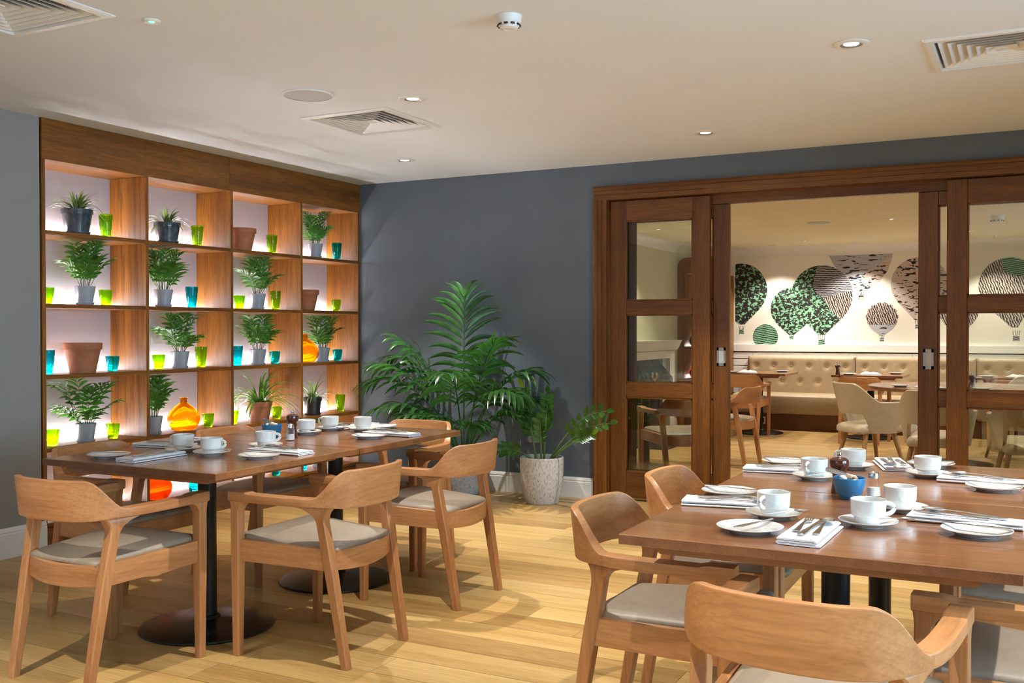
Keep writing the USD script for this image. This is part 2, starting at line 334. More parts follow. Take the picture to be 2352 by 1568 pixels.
window(3, cat([bx(p, q, YN - .09, YN - .03, .75, 2.25) for p, q in ((.7, .76), (1.61, 1.67), (2.53, 2.59), (3.44, 3.5))] + [bx(.7, 3.5, YN - .09, YN - .03, p, q) for p, q in ((.75, .81), (2.19, 2.25))]), bx(.7, 3.5, YN - .06, YN - .055, .75, 2.25))
# skirting: board with a moulded top
def skirt_poly(h=.155): return Polygon([(0, 0), (.018, 0), (.018, h - .035), (.013, h - .03), (.016, h - .022), (.010, h - .006), (.006, h), (0, h)])
sk = struct('baseboard_left', 'white moulded skirting board on the left grey wall')
obj('board', along_y(skirt_poly(.17), -8.5, BKL + .012), 'white_paint', sk)
sk = struct('baseboard_back', 'white moulded skirting board on the dark blue wall')
m = along_y(skirt_poly(), 0, 1.30); m = rot(m, -PI / 2, (0, 0, 1)); obj('board', mv(m, .872, 0, 0), 'white_paint', sk)

# ------------------------------------------------------------------ doorway joinery
tr = struct('trim_1', 'dark oak architrave around the wide doorway')
prof = lambda s: Polygon([(0, 0), (0, -.030), (.012 * s, -.036), (.030 * s, -.030), (.034 * s, -.022), (.062 * s, -.022), (.066 * s, -.014), (.10 * s, -.014), (.10 * s, 0)])
AX = 2.178
m = extr(prof(1), 2.25); obj('upright', mv(m, AX, 0, 0), 'door_oak_z', tr)
m = extr(prof(-1), 2.25); obj('upright', mv(m, DX1 + DX0 - AX, 0, 0), 'door_oak_z', tr)
hp = Polygon([(2.352, 0), (2.352, -.030), (2.340, -.036), (2.322, -.030), (2.318, -.022), (2.29, -.022), (2.286, -.014), (2.25, -.014), (2.25, 0)])
m = extr(hp, DX1 + DX0 - 2 * AX); m.apply_transform([[0, 0, 1, AX], [0, 1, 0, 0], [1, 0, 0, 0], [0, 0, 0, 1]]); m.fix_normals(); obj('head', m, 'door_oak_x', tr)
obj('jamb_lining', cat([bx(DX0 - .03, DX0, -.012, WT + .01, 0, DTOP)]), 'door_oak_z', tr)
obj('jamb_lining', cat([bx(DX1, DX1 + .03, -.012, WT + .01, 0, DTOP)]), 'door_oak_z', tr)
obj('head_lining', bx(DX0 - .03, DX1 + .03, -.012, WT + .01, DTOP, DTOP + .03), 'door_oak_x', tr)
obj('sliding_track', bx(DX0, DX1, .096, .146, 2.186, DTOP), 'door_oak_x', tr)
GZ = (.022, .222, .777, .884, 1.393, 1.497, 2.092)
def leaf(n, label, x0, s0, s1, x1, y0, y1, ztop, handle=None):
    d = struct(f'door_{n}', label); c = .004
    obj('stile', bx(x0, s0, y0, y1, GZ[0], ztop, c), 'door_oak_z', d); obj('stile', bx(s1, x1, y0, y1, GZ[0], ztop, c), 'door_oak_z', d)
    for a, b in ((GZ[0], GZ[1]), (GZ[2], GZ[3]), (GZ[4], GZ[5]), (GZ[6], ztop)): obj('rail', bx(s0 - .001, s1 + .001, y0 + .002, y1 - .002, a, b, c), 'door_oak_x', d)
    ym = (y0 + y1) / 2
    for a, b in ((GZ[1], GZ[2]), (GZ[3], GZ[4]), (GZ[5], GZ[6])):
        obj('pane', bx(s0 - .002, s1 + .002, ym - .003, ym + .003, a - .002, b + .002), 'pane_glass', d, smooth=False)
        bead = []
        for yy in (y0 + .006, y1 - .014):
            bead += [bx(s0 - .001, s0 + .009, yy, yy + .008, a, b), bx(s1 - .009, s1 + .001, yy, yy + .008, a, b), bx(s0, s1, yy, yy + .008, a - .001, a + .009), bx(s0, s1, yy, yy + .008, b - .009, b + .001)]
        obj('glazing_bead', cat(bead), 'door_oak_z', d)
    if handle:
        hx, hz = handle
        h = obj('pull_handle', cat([bx(hx - .032, hx - .018, y0 - .004, y0 + .001, hz - .066, hz + .066), bx(hx + .018, hx + .032, y0 - .004, y0 + .001, hz - .066, hz + .066), bx(hx - .032, hx + .032, y0 - .004, y0 + .001, hz + .045, hz + .066), bx(hx - .032, hx + .032, y0 - .004, y0 + .001, hz - .066, hz - .045)]), 'brushed_steel', d, label='brushed steel flush pull')
        obj('recess', bx(hx - .018, hx + .018, y0 - .0015, y0 + .0005, hz - .045, hz + .045), 'grille_grey', h)
leaf(1, 'fixed glazed oak door leaf beside the blue wall', 2.29, 2.414, 2.927, 3.056, .04, .085, DTOP - .004)
leaf(2, 'sliding glazed oak door leaf left of the opening', 2.335, 2.456, 3.064, 3.182, .098, .143, 2.184, (3.125, 1.085))
leaf(3, 'sliding glazed oak door leaf right of the opening', 4.444, 4.566, 5.174, 5.295, .098, .143, 2.184, (4.508, 1.085))
leaf(4, 'fixed glazed oak door leaf at the right edge', 4.62, 4.742, 5.255, 5.38, .04, .085, DTOP - .004)

# ------------------------------------------------------------------ the bookcase
SY = (-3.078, -2.311, -1.537, -0.764, -0.012)  # uprights
SZ = (1.868, 1.438, 1.018, .588, .150)         # shelf tops
bk = thing('bookcase', 'built-in oak bookcase with lit white backs and sixteen open cubbies of plants', 'bookcase')
obj('back_panel', bx(-.345, -.332, -3.09, 0, .1, 2.5), 'niche_white', bk, smooth=False)
for a, b, in ((-3.09, -1.562), (-1.560, -.001)): obj('valance_board', mv(bx(-.022, .006, 0, b - a, 0, CEIL - 2.281, .0015), 0, a, 2.28), 'oak_y', bk)
obj('plinth', bx(-.33, -.004, -3.09, -.001, .001, .122), 'oak_y', bk)
for k, y in enumerate(SY): obj('upright', mv(bx(-.331, .003, -.0125, .0125, 0, 2.28 - .123, .001), 0, y, .123), 'oak_z', bk)
for k in range(4):
    a, b = SY[k] + .013, SY[k + 1] - .013
    for z in SZ: obj('shelf', mv(bx(-.292, .001, 0, b - a, -.024, 0, .0015), 0, a, z), 'oak_y', bk)
    for z in SZ: obj('light_channel', bx(-.3315, -.2925, a, b, z - .024, z - .0105), 'oak_y', bk, smooth=False)  # added blocker, keeps strip light from leaking into the cell below
    obj('top_board', mv(bx(-.332, -.022, 0, b - a, 0, .02), 0, a, 2.281), 'oak_y', bk)
    for z in SZ: obj('led_strip', bx(-.327, -.303, a + .01, b - .01, z - .010, z + .003), 'led_strip', bk, smooth=False, label='glowing white light strip')

# ------------------------------------------------------------------ plants
def blade(p, d, L, w, droop, seg=7, fold=.25, peak=.4, upv=(0, 0, 1), twist=0.0):
    """an arching leaf blade: vertices three across, v-folded; returns vertices, faces, uv"""
    p = np.array(p, float); d = np.array(d, float); d /= np.linalg.norm(d); V, U = [], []
    for k in range(seg + 1):
        t = k / seg
        s = np.cross(d, upv); n0 = np.linalg.norm(s); s = s / n0 if n0 > 1e-4 else np.array([1.0, 0, 0])
        if twist: s = s * math.cos(twist) + np.cross(d, s) * math.sin(twist)
        nrm = np.cross(s, d)
        ww = w * (min(1, (t / peak) ** .55) if t < peak else max(0.02, math.cos((t - peak) / (1 - peak) * PI / 2) ** .8)) / 2
        V += [p + s * ww + nrm * fold * ww, p, p - s * ww + nrm * fold * ww]; U += [(0, t), (.5, t), (1, t)]
        p = p + d * L / seg
        d = d + np.array([0, 0, -droop / seg]); d /= np.linalg.norm(d)
    F = []
    for k in range(seg):
        a = 3 * k
        F += [(a, a + 1, a + 4), (a, a + 4, a + 3), (a + 1, a + 2, a + 5), (a + 1, a + 5, a + 4)]
    return np.array(V), np.array(F), np.array(U)
def join(parts):
    V, F, U, n = [], [], [], 0
    for v, f, u in parts: V.append(v); F.append(f + n); U.append(u); n += len(v)
    return trimesh.Trimesh(np.vstack(V), np.vstack(F), process=False), np.vstack(U)
def frond(rg, base, az, elev, L, leaf_len, leaf_w, pairs, droop, start=.35, ldroop=.8, seg=5, lift=.2):
    """pinnate palm frond: rachis points and leaflets"""
    d = np.array([math.cos(az) * math.cos(elev), math.sin(az) * math.cos(elev), math.sin(elev)]); p = np.array(base, float); pts = [p.copy()]; N = 18
    for k in range(N):
        p = p + d * L / N; pts.append(p.copy()); dd = droop * (k / N) ** 1.2 * 2.2 / N
        d = d + np.array([math.cos(az) * dd * .5, math.sin(az) * dd * .5, -dd]); d /= np.linalg.norm(d)
    pts = np.array(pts); parts = []
    for k in range(pairs):
        t = start + (1 - start) * k / (pairs - 1); i = min(int(t * N), N - 1); q = pts[i] + (pts[i + 1] - pts[i]) * (t * N - i); tan = pts[i + 1] - pts[i]; tan /= np.linalg.norm(tan)
        side = np.cross(tan, (0, 0, 1.0)); nn = np.linalg.norm(side); side = side / nn if nn > .05 else np.array([-math.sin(az), math.cos(az), 0])
        upn = np.cross(side, tan)
        ln = leaf_len * (.45 + .55 * math.sin(PI * (.12 + .8 * k / (pairs - 1)))) * rg.uniform(.88, 1.08)
        a = .55 + .75 * (k / (pairs - 1))
        for sg in (-1, 1):
            parts.append(blade(q, tan * math.sin(a) * .9 + side * sg * math.cos(a) + upn * lift * rg.uniform(.5, 1.3), ln, leaf_w * rg.uniform(.85, 1.1), ldroop * rg.uniform(.6, 1.3), seg, .3, .35, upv=upn))
    return pts, parts
def parlor(rg, h, lean=(0, 0), n=12, spread=.5):
    """small feathery palm: several stems with fronds"""
    stems, leaves = [], []; n = n + 4
    for k in range(n):
        az = 2.4 * k + rg.uniform(-.4, .4); b = (math.cos(az) * .02, math.sin(az) * .02, -.02); tall = k < n * .45
        L = h * (rg.uniform(.95, 1.25) if tall else rg.uniform(.5, .8)); e = (rg.uniform(1.28, 1.5) if tall else rg.uniform(1.0, 1.4)) - (spread - .5) * .6
        az2 = math.atan2(math.sin(az) * spread + lean[1], math.cos(az) * spread + lean[0])
        pts, parts = frond(rg, b, az2, e, L, .36 * h, .062 * h, 8, rg.uniform(.5, 1.1), .42 if tall else .38, 1.0, 4, .15)
        stems.append(tube(pts[::3], np.linspace(.0022, .0009, len(pts[::3])), 5)); leaves += parts
    return cat(stems), leaves
def spider(rg, n, L, w, droop=2.0):
    out = []
    for k in range(n):
        az = 2 * PI * k / n * 2.4 + rg.uniform(-.3, .3); e = rg.uniform(.5, 1.45); d = (math.cos(az) * math.cos(e), math.sin(az) * math.cos(e), math.sin(e))
        out.append(blade((math.cos(az) * .012, math.sin(az) * .012, -.01), d, L * rg.uniform(.75, 1.2), w, droop * rg.uniform(.75, 1.25), 8, .35, .3))
    return out
def pot_prof(r, rb, h, rim_h=0, rim_r=0, t=.007):
    if rim_h: return [(0, 0), (rb, 0), (r, h - rim_h), (r + rim_r, h - rim_h), (r + rim_r * 1.2, h - .003), (r + rim_r, h), (r - t + rim_r * .5, h), (r - t, h - rim_h), (rb - t, t * 1.5), (0, t * 1.5)]
    return [(0, 0), (rb - .003, 0), (rb, .004), (r, h - .003), (r - .002, h), (r - t, h - .002), (rb - t, t * 1.5), (0, t * 1.5)]
def soil(r, z): return lathe([(0, z - .006), (r, z - .006), (r, z), (r * .5, z + .006), (0, z + .004)], 20)
SX = -.095
def fit(m, y, row):
    v = m.vertices.copy(); k = max(i for i in range(4) if SY[i] < y); lo, hi = SY[k] + .02 - y, SY[k + 1] - .02 - y
    soft = lambda q, lim, s: np.where(q * s > lim * s - .03, lim - s * .03 * np.exp(-np.maximum(0, q * s - (lim * s - .03)) / .03), q)
    v[:, 0] = soft(v[:, 0], -.215, -1); v[:, 1] = soft(soft(v[:, 1], lo, -1), hi, 1)
    if row: v[:, 2] = soft(v[:, 2], SZ[row - 1] - SZ[row] - .035, 1)
    else: v[:, 2] = soft(v[:, 2], .385, 1)
    v[:, 2] = np.maximum(v[:, 2], .004); m.vertices = v; return m
def shelf_pos(y, row, x=SX): return (x, y, SZ[row] + .0006)
def small_palm(label, y, row, seed, h=.30, lean=(0, 0), n=8, spread=.5, x=SX):
    t = thing('potted_palm', label, 'potted plant', shelf_pos(y, row, x), group='small potted palms on the bookcase'); rg = random.Random(seed)
    p = obj('pot', mv(lathe(pot_prof(.062, .046, .108), 36), z=.009), 'grey_glaze', t)
    obj('saucer', lathe([(0, 0), (.050, 0), (.055, .010), (.055, .016), (.049, .0125), (0, .0115)], 32), 'grey_glaze', t)
    obj('soil', mv(soil(.053, .10)), 'soil', t)
    st, lv = parlor(rg, h, lean, n, spread)
    obj('stems', fit(mv(st, z=.108), y, row), 'stem_green', t); m, _ = join(lv); obj('foliage', fit(mv(m, z=.108), y, row), 'parlor_leaf', t, smooth=True)
def spider_pot(label, y, row, seed, potm, r, rb, h, L, n, w=.013, rim=True, leaf='spider_leaf', saucer=True, x=SX):
    t = thing('spider_plant', label, 'potted plant', shelf_pos(y, row, x)); rg = random.Random(seed); z0 = .009 if saucer else 0
    obj('pot', mv(lathe(pot_prof(r - .006, rb, h, h * .22, .006) if rim else pot_prof(r, rb, h), 40), z=z0), potm, t)
    if saucer: obj('saucer', lathe([(0, 0), (rb + .004, 0), (rb + .010, .010), (rb + .010, .016), (rb + .004, .0125), (0, .0115)], 32), potm, t)
    obj('soil', mv(soil(rb * .96, h * .8), z=z0), 'soil', t)
    m, u = join(spider(rg, n, L, w)); obj('foliage', fit(mv(m, z=h * .86 + z0), y, row), leaf, t, smooth=True, uv=u)
# row, bay from top left
spider_pot('variegated spider plant in dark blue glazed pot on the top shelf, leftmost bay', -2.77, 0, 11, 'blue_glaze', .093, .068, .145, .20, 34)
spider_pot('variegated spider plant in dark blue glazed pot on the top shelf, second bay', -2.05, 0, 12, 'blue_glaze', .088, .066, .130, .18, 34)
small_palm('small palm in grey pot on the top shelf at the blue wall end', -.475, 0, 13, .27, (.05, .2))
small_palm('small palm in grey pot on the second shelf, leftmost bay', -2.715, 1, 14, .33, (.1, .25), 9)
small_palm('small palm in grey pot beside a tall teal glass, second shelf', -2.085, 1, 15, .31, (-.05, -.05), 9)
small_palm('small palm in grey pot between two lime glasses on the second shelf', -1.165, 1, 16, .31, (.0, -.1), 8)
small_palm('small palm in grey pot between lime glasses on the third shelf', -1.94, 2, 17, .32, (.1, -.1), 9)
small_palm('small palm in grey pot between two teal glasses on the third shelf', -1.16, 2, 18, .31, (0, -.15), 9)
small_palm('small palm in grey pot next to the amber jug on the third shelf', -.385, 2, 19, .29, (0, 0), 8)
small_palm('wide leaning palm in grey pot on the fourth shelf, leftmost bay', -2.715, 3, 20, .32, (.1, -.5), 9, .9)
small_palm('tall palm in grey pot left of the big amber jug, fourth shelf', -2.18, 3, 21, .34, (0, .1), 8, .4)
spider_pot('big bushy spider plant in terracotta pot on the fourth shelf', -1.145, 3, 22, 'terracotta', .095, .068, .15, .34, 60, .017, True, 'spider_green', False)
spider_pot('spider plant in black plastic pot on the fourth shelf near the blue wall', -.515, 3, 23, 'black_pot', .075, .058, .135, .24, 26, .013)
spider_pot('spider plant on the bottom shelf half hidden behind the near left chair', -2.86, 4, 24, 'grey_glaze', .062, .046, .108, .26, 30, .012, False)
small_palm('palm in grey pot on the bottom shelf behind the far left table', -.43, 4, 25, .36, (-.05, .1), 8, .5)
def terra(label, y, row):
    t = thing('terracotta_pot', label, 'plant pot', shelf_pos(y, row)); obj('pot', lathe(pot_prof(.098, .072, .175, .042, .009), 44), 'terracotta', t)
def terra2(label, y, row, r, h):
    t = thing('terracotta_pot', label, 'plant pot', shelf_pos(y, row)); obj('pot', lathe(pot_prof(r - .009, r * .67, h, h * .22, .009), 44), 'terracotta', t); obj('soil', soil(r * .68, h * .55), 'soil', t)
terra2('large empty terracotta pot between teal glasses on the third shelf', -2.735, 2, .113, .185)
terra2('empty terracotta pot on the top shelf, third bay', -1.33, 0, .105, .165)
terra2('empty terracotta pot on the second shelf near the blue wall', -.60, 1, .107, .165)
# glasses: stepped tumblers
def tumbler(name, col, tall):
    h = .145 if tall else .098; r = .0425
    out = [(0, 0), (.027, 0), (.029, .003), (.0325, h * .30), (.0345, h * .315), (.0375, h * .52), (.0385, h * .55)] + ([(.0395, h * .74), (.0415, h * .75)] if tall else []) + [(r, h - .002), (r - .001, h), (r - .0025, h - .001)]
    inn = [(.0365 if not tall else .038, h * .58), (.033, h * .40), (.027, .012), (0, .011)]
    def build(label):
        t = thing(name, label, 'glass'); obj('glass', lathe(out + inn, 36), col, t); return t
    return Kind(build)
K = {('l', 0): tumbler('lime_tumbler', 'lime_glass', 0), ('l', 1): tumbler('tall_lime_tumbler', 'lime_glass', 1), ('t', 0): tumbler('teal_tumbler', 'teal_glass', 0), ('t', 1): tumbler('tall_teal_tumbler', 'teal_glass', 1)}
for c, tall, y, row, label in (
    ('l', 1, -2.555, 0, 'tall lime green tumbler beside the spider plant, top shelf leftmost bay'), ('l', 1, -1.775, 0, 'tall lime green tumbler on the top shelf, second bay'),
    ('l', 1, -1.0, 0, 'tall lime green tumbler beside the terracotta pot, top shelf'), ('t', 1, -.19, 0, 'tall teal tumbler on the top shelf by the blue wall'),
    ('l', 0, -2.985, 1, 'lime green tumbler at the far left of the second shelf'), ('l', 0, -2.56, 1, 'lime green tumbler right of the palm, second shelf leftmost bay'),
    ('t', 1, -1.83, 1, 'tall teal tumbler on the second shelf'), ('l', 0, -1.36, 1, 'short lime tumbler left of the palm, second shelf third bay'),
    ('l', 1, -.96, 1, 'tall lime tumbler right of the palm, second shelf third bay'), ('l', 0, -.20, 1, 'short lime tumbler beside terracotta pot on the second shelf'),
    ('t', 1, -2.985, 2, 'tall teal tumbler left of the large terracotta pot'), ('t', 0, -2.51, 2, 'short teal tumbler right of the large terracotta pot'),
    ('l', 0, -2.13, 2, 'short lime tumbler left of the palm, third shelf second bay'), ('l', 1, -1.745, 2, 'tall lime tumbler right of the palm, third shelf second bay'),
    ('t', 1, -1.385, 2, 'tall teal tumbler left of the palm, third shelf third bay'), ('t', 0, -.972, 2, 'short teal tumbler right of the palm, third shelf third bay'),
    ('t', 0, -.185, 2, 'short teal tumbler on the third shelf by the blue wall'), ('l', 0, -2.955, 3, 'lime tumbler left of the wide palm on the fourth shelf'),
    ('l', 0, -2.51, 3, 'lime tumbler right of the wide palm on the fourth shelf'), ('l', 0, -1.68, 3, 'lime tumbler right of the big amber jug'),
    ('l', 0, -1.43, 3, 'lime tumbler left of the bushy spider plant'), ('l', 0, -.955, 3, 'lime tumbler right of the bushy spider plant'),
    ('l', 1, -.15, 3, 'tall lime tumbler on the fourth shelf by the blue wall'), ('l', 0, -2.51, 4, 'lime tumbler on the bottom shelf seen through the near chair arm'),
    ('t', 0, -1.82, 4, 'teal tumbler on the bottom shelf right of the orange jug'), ('t', 0, -.965, 4, 'teal tumbler on the bottom shelf under the far left table'),
    ('t', 0, -.64, 4, 'teal tumbler on the bottom shelf left of the last palm pot')):
    K[(c, tall)](label, shelf_pos(y, row), group='coloured glass tumblers on the bookcase')
def jug(label, y, row, colm, s=1.0):
    t = thing('glass_jug', label, 'vase', shelf_pos(y, row))
    o = [(0, .004), (.055, 0), (.078, .006), (.098, .035), (.110, .07), (.106, .10), (.088, .135), (.060, .165), (.036, .182), (.024, .192), (.0215, .205), (.0225, .214), (.028, .218), (.028, .224), (.021, .226)]
    i = [(.0185, .222), (.0175, .205), (.021, .191), (.034, .178), (.058, .161), (.085, .132), (.103, .10), (.107, .07), (.095, .037), (.076, .010), (0, .009)]
    obj('jug', lathe([(r * s, z * s) for r, z in o + i], 48), colm, t)
jug('big round amber glass jug on the fourth shelf', -1.91, 3, 'amber_glass')
jug('amber glass jug beside a palm on the third shelf', -.61, 2, 'amber_glass', 1.02)
jug('orange glass jug on the bottom shelf under the near left table', -2.165, 4, 'orange_glass')
# the two big plants by the blue wall
def big_pot(t):
    o = [(0, 0), (.115, 0), (.121, .006), (.142, .08), (.157, .17), (.163, .26), (.163, .335), (.158, .342), (.150, .342), (.147, .335), (.146, .30), (0, .30)]
    obj('pot', lathe(o, 56), 'white_washed', t); obj('soil', lathe([(0, .301), (.145, .301), (.145, .306), (.07, .312), (0, .311)], 24), 'soil', t)
t = thing('floor_palm', 'tall arching palm in whitewashed pot against the blue wall', 'potted plant', (1.162, -.225, .0006)); big_pot(t); rg = random.Random(3)
# azimuth, elevation, length, droop
FR = [(-1.0, 1.50, 1.24, .12), (PI * .99, 1.22, 1.02, 1.25), (.10, 1.2, .90, 1.3), (PI * 1.05, 1.02, 1.0, 1.35), (-.5, 1.02, .95, 1.5), (PI * 1.18, 1.12, .95, 1.0), (-1.2, 1.12, .95, 1.2), (-2.3, .95, .80, 1.5), (PI * .95, .85, .75, 1.4), (-.25, .88, .72, 1.2), (-.9, .8, .66, 1.2), (-2.0, .9, .62, 1.1), (-2.65, 1.28, 1.0, .8), (-.45, 1.32, .95, .7), (.3, 1.0, .75, 1.3), (-1.6, .95, .55, 1.0), (-2.9, 1.0, .55, .9)]
for k, (az, el, L, dr) in enumerate(FR):
    pts, lv = frond(rg, (.03 * math.cos(az), .03 * math.sin(az), .30), az, el, L, .36 if k == 0 else (.36 if L > .85 else .28), .040, 12 if L > .8 else 9, dr, .50, 1.7 if k else 1.3, 7, .25)
    st = tube(pts, np.linspace(.007, .0025, len(pts)), 6); lm, _ = join(lv)
    obj('frond', cat([st, lm]), 'palm_leaf', t, smooth=True)
t = thing('zz_plant', 'glossy zz plant in whitewashed pot between skirting and doorway', 'potted plant', (1.895, -.33, .0006)); big_pot(t); rg = random.Random(8)
for (az, el, L, dr, yel) in ((.05, 1.0, .62, 1.2, 0), (-.05, .78, .60, .8, 0), (1.7, 1.45, .50, .2, 0), (PI, 1.45, .55, .15, 1), (2.8, 1.3, .44, .5, 0), (3.4, .62, .30, 1.4, 0), (-1.2, 1.3, .36, .5, 0), (-.3, .62, .50, .3, 2)):
    d = np.array([math.cos(az) * math.cos(el), math.sin(az) * math.cos(el), math.sin(el)]); p = np.array([.05 * math.cos(az), .05 * math.sin(az), .30]); pts = [p]
    for k in range(14):
        p = p + d * L / 14; pts.append(p); d = d + np.array([0, 0, -dr * (k / 14) * 2 / 14]) + np.array([math.cos(az), math.sin(az), 0]) * .01; d /= np.linalg.norm(d)
    pts = np.array(pts); s = obj('stem', tube(pts, np.linspace(.009, .003, 15), 7), 'stem_green', t, smooth=True)
    n = 6 if L > .4 else 4
    for k in range(n + 1):
        tt = .45 + .55 * k / n if yel != 2 else .75 + .25 * k / n; i = min(13, int(tt * 14)); q = pts[i] + (pts[i + 1] - pts[i]) * (tt * 14 - i); tan = pts[i + 1] - pts[i]; tan /= np.linalg.norm(tan)
        side = np.cross(tan, (.2, -.95, .2)); side /= np.linalg.norm(side)
        for sg in ((-1, 1) if k < n else (0,)):
            v, f, _ = blade(q, tan * .75 + side * sg * .75 + np.array([0, -.25, .1]), .085 * rg.uniform(.85, 1.15), .042, .25, 6, .2, .45, upv=(.1, -.9, .35))
            obj('leaf', trimesh.Trimesh(v, f, process=False), 'zz_leaf_yellow' if (yel == 1 and k >= n - 1 and sg <= 0) or (yel == 2 and k == n) else 'zz_leaf', s, smooth=True)

# ------------------------------------------------------------------ the wooden armchair
def rr(c, n, hw, z0, z1, r=.006, lean=0.0):
    """rounded rectangle ring in the plane spanned by n (horizontal) and z, centred on c"""
    out = []
    for sx, sz, a0 in ((1, 1, 0), (-1, 1, PI / 2), (-1, -1, PI), (1, -1, 1.5 * PI)):
        for k in range(3):
            a = a0 + k * PI / 4; u = sx * (hw - r) + r * math.cos(a); z = ((z1 - r) if sz > 0 else (z0 + r)) + r * math.sin(a)
            off = lean * max(0.0, z - .612)
            out.append((c[0] + n[0] * (u + off), c[1] + n[1] * (u + off), z))
    return out
HALF = [(0, -.268), (.08, -.262), (.15, -.240), (.205, -.195), (.238, -.13), (.252, -.05), (.256, .05), (.255, .15), (.2525, .263)]
full = [(-x, y) for x, y in HALF[:0:-1]] + HALF
C = spline(full, 97); Tn = np.gradient(C, axis=0); Tn /= np.linalg.norm(Tn, axis=1, keepdims=True); Nn = np.c_[Tn[:, 1], -Tn[:, 0]]
def sm(a, b, x): t = min(1, max(0, (x - a) / (b - a))); return t * t * (3 - 2 * t)
def station(i):
    x, y = C[i]; k = sm(-.12, -.235, y) if abs(x) < .26 and y < -.05 else 0.0
    ztop = .645 + .107 * k + (.006 * sm(.165, .185, y)); w = .0275 + (.0125 - .0275) * sm(-.06, -.215, y); zb = .611 - .008 * k
    return rr(C[i], Nn[i], w, zb, ztop, .006, .10 * k)
mid = [i for i in range(97) if C[i][1] < -.105]; i0, i1 = mid[0], mid[-1]
def post(sec, n_ch=.005):
    """sections: (cx, cy, z, hx, hy)"""
    rings = []
    for cx, cy, z, x0, x1, y0, y1 in sec:
        c = n_ch
        rings.append([(cx + x1 - c, cy + y0, z), (cx + x1, cy + y0 + c, z), (cx + x1, cy + y1 - c, z), (cx + x1 - c, cy + y1, z), (cx + x0 + c, cy + y1, z), (cx + x0, cy + y1 - c, z), (cx + x0, cy + y0 + c, z), (cx + x0 + c, cy + y0, z)])
    return loft(rings)
def front_leg(s):
    sec = [(s * .252, .238, .0006, -.0165, .0165, -.0165, .0165), (s * .254, .236, .40, -.021, .021, -.021, .021), (s * .254, .236, .565, -.021, .021, -.021, .021)]
    for t in (.25, .5, .7, .85, .95, 1.0):
        g = 1 - math.sqrt(max(0, 1 - t * t)); sec.append((s * .254, .236, .565 + .047 * t, -.021 - .003 * g, .021 + .003 * g, -.021 - .055 * g, .021 + .006 * g))
    return post(sec)
def rear_leg(s):
    sec = [(s * .200, -.245, .0006, -.017, .017, -.017, .017), (s * .206, -.182, .36, -.020, .020, -.022, .022), (s * .212, -.147, .55, -.020, .020, -.021, .021)]
    for t in (.25, .5, .7, .85, .95, 1.0):
        g = 1 - math.sqrt(max(0, 1 - t * t)); sec.append((s * (.212 + .016 * t), -.147 + .006 * t, .55 + .061 * t, -.020 - .004 * g, .020 + .003 * g, -.021 - .040 * g, .021 + .085 * g))
    m = post(sec)
    v = m.vertices.copy(); k = np.clip((v[:, 2] - .55) / .06, 0, 1); dy = v[:, 1] + .145   # the flare follows the bend of the arm
    v[:, 0] += s * k * np.where(dy > 0, .26 * dy - 1.0 * dy * dy, .75 * dy); m.vertices = v
    return m
def plan_ring(pl, z): return [(x, y, z) for x, y in pl]
def cushion(fh, rh, yf, yb, z0, h, n=48):
    base = Polygon([(-fh, yf), (fh, yf), (rh, yb), (-rh, yb)]).buffer(-.03).buffer(.03)
    def ring(d):
        g = base.buffer(-d); L = g.exterior.length; c = np.array(g.centroid.coords[0])
        th = np.arange(n) * 2 * PI / n; out = []
        for a in th:
            ray = LineString([c, c + 2 * np.array([math.cos(a), math.sin(a)])]); q = ray.intersection(g.exterior); q = q if q.geom_type == 'Point' else q.geoms[0]; out.append((q.x, q.y))
        return out
    lv = [(.012, 0), (.002, .004), (0, .014), (.003, .024), (.014, .032), (.04, .040), (.08, .0455), (.13, .049), (.17, .0505)]
    return loft([plan_ring(ring(d), z0 + z * h / .05) for d, z in lv])
def seat_curve(m):                            # the seat dips a little towards the back
    v = m.vertices.copy(); v[:, 2] -= .02 * np.clip((.22 - v[:, 1]) / .42, 0, 1); m.vertices = v; return m
def build_chair(label):
    t = thing('wooden_armchair', label, 'chair')
    obj('backrest', loft([station(i) for i in range(i0, i1 + 1)]), 'beech_x', t, smooth=40)
    obj('armrest', loft([station(i) for i in range(0, i0 + 1)]), 'beech_y', t, smooth=40)
    obj('armrest', loft([station(i) for i in range(i1, 97)]), 'beech_y', t, smooth=40)
    for s in (-1, 1): obj('leg', front_leg(s), 'beech_z', t, smooth=30)
    for s in (-1, 1): obj('leg', rear_leg(s), 'beech_z', t, smooth=30)
    for s in (-1, 1):
        a, b = np.array([s * .252, .222]), np.array([s * .209, -.172])
        obj('seat_rail', loft([[(p[0] - .012, p[1], z0), (p[0] + .012, p[1], z0), (p[0] + .012, p[1], z1), (p[0] - .012, p[1], z1)] for p, z0, z1 in ((a, .378, .462), (b, .368, .447))]), 'beech_y', t, smooth=False)
    obj('seat_rail', bx(-.24, .24, .224, .248, .385, .455, .003), 'beech_x', t)
    rl = []
    for k in range(13):
        x = -.205 + .41 * k / 12; yb = -.178 - .042 * (1 - (x / .205) ** 2); dip = .012 * (1 - (x / .205) ** 2)
        rl.append([(x, yb, .368 - dip), (x, yb + .024, .368 - dip), (x, yb + .024, .446 - dip), (x, yb, .446 - dip)])
    obj('seat_rail', loft(rl), 'beech_x', t, smooth=30)
    obj('seat', seat_curve(cushion(.236, .19, .262, -.195, .448, .046)), 'leather', t, smooth=True)
    return t
chair = Kind(build_chair)
G1, G2, G3 = 'armchairs around the left pair of tables', 'armchairs around the right pair of tables', 'armchairs in the back room'
chair('beech armchair at the near end of the left tables, its back to the camera', (1.966, -4.315, 0), 0, G1)
chair('beech armchair on the aisle side of the left tables, nearer the camera of two', (2.568, -3.735, 0), math.radians(91), G1)
chair('beech armchair on the aisle side of the left tables, nearer the palm', (2.538, -2.855, 0), math.radians(90), G1)
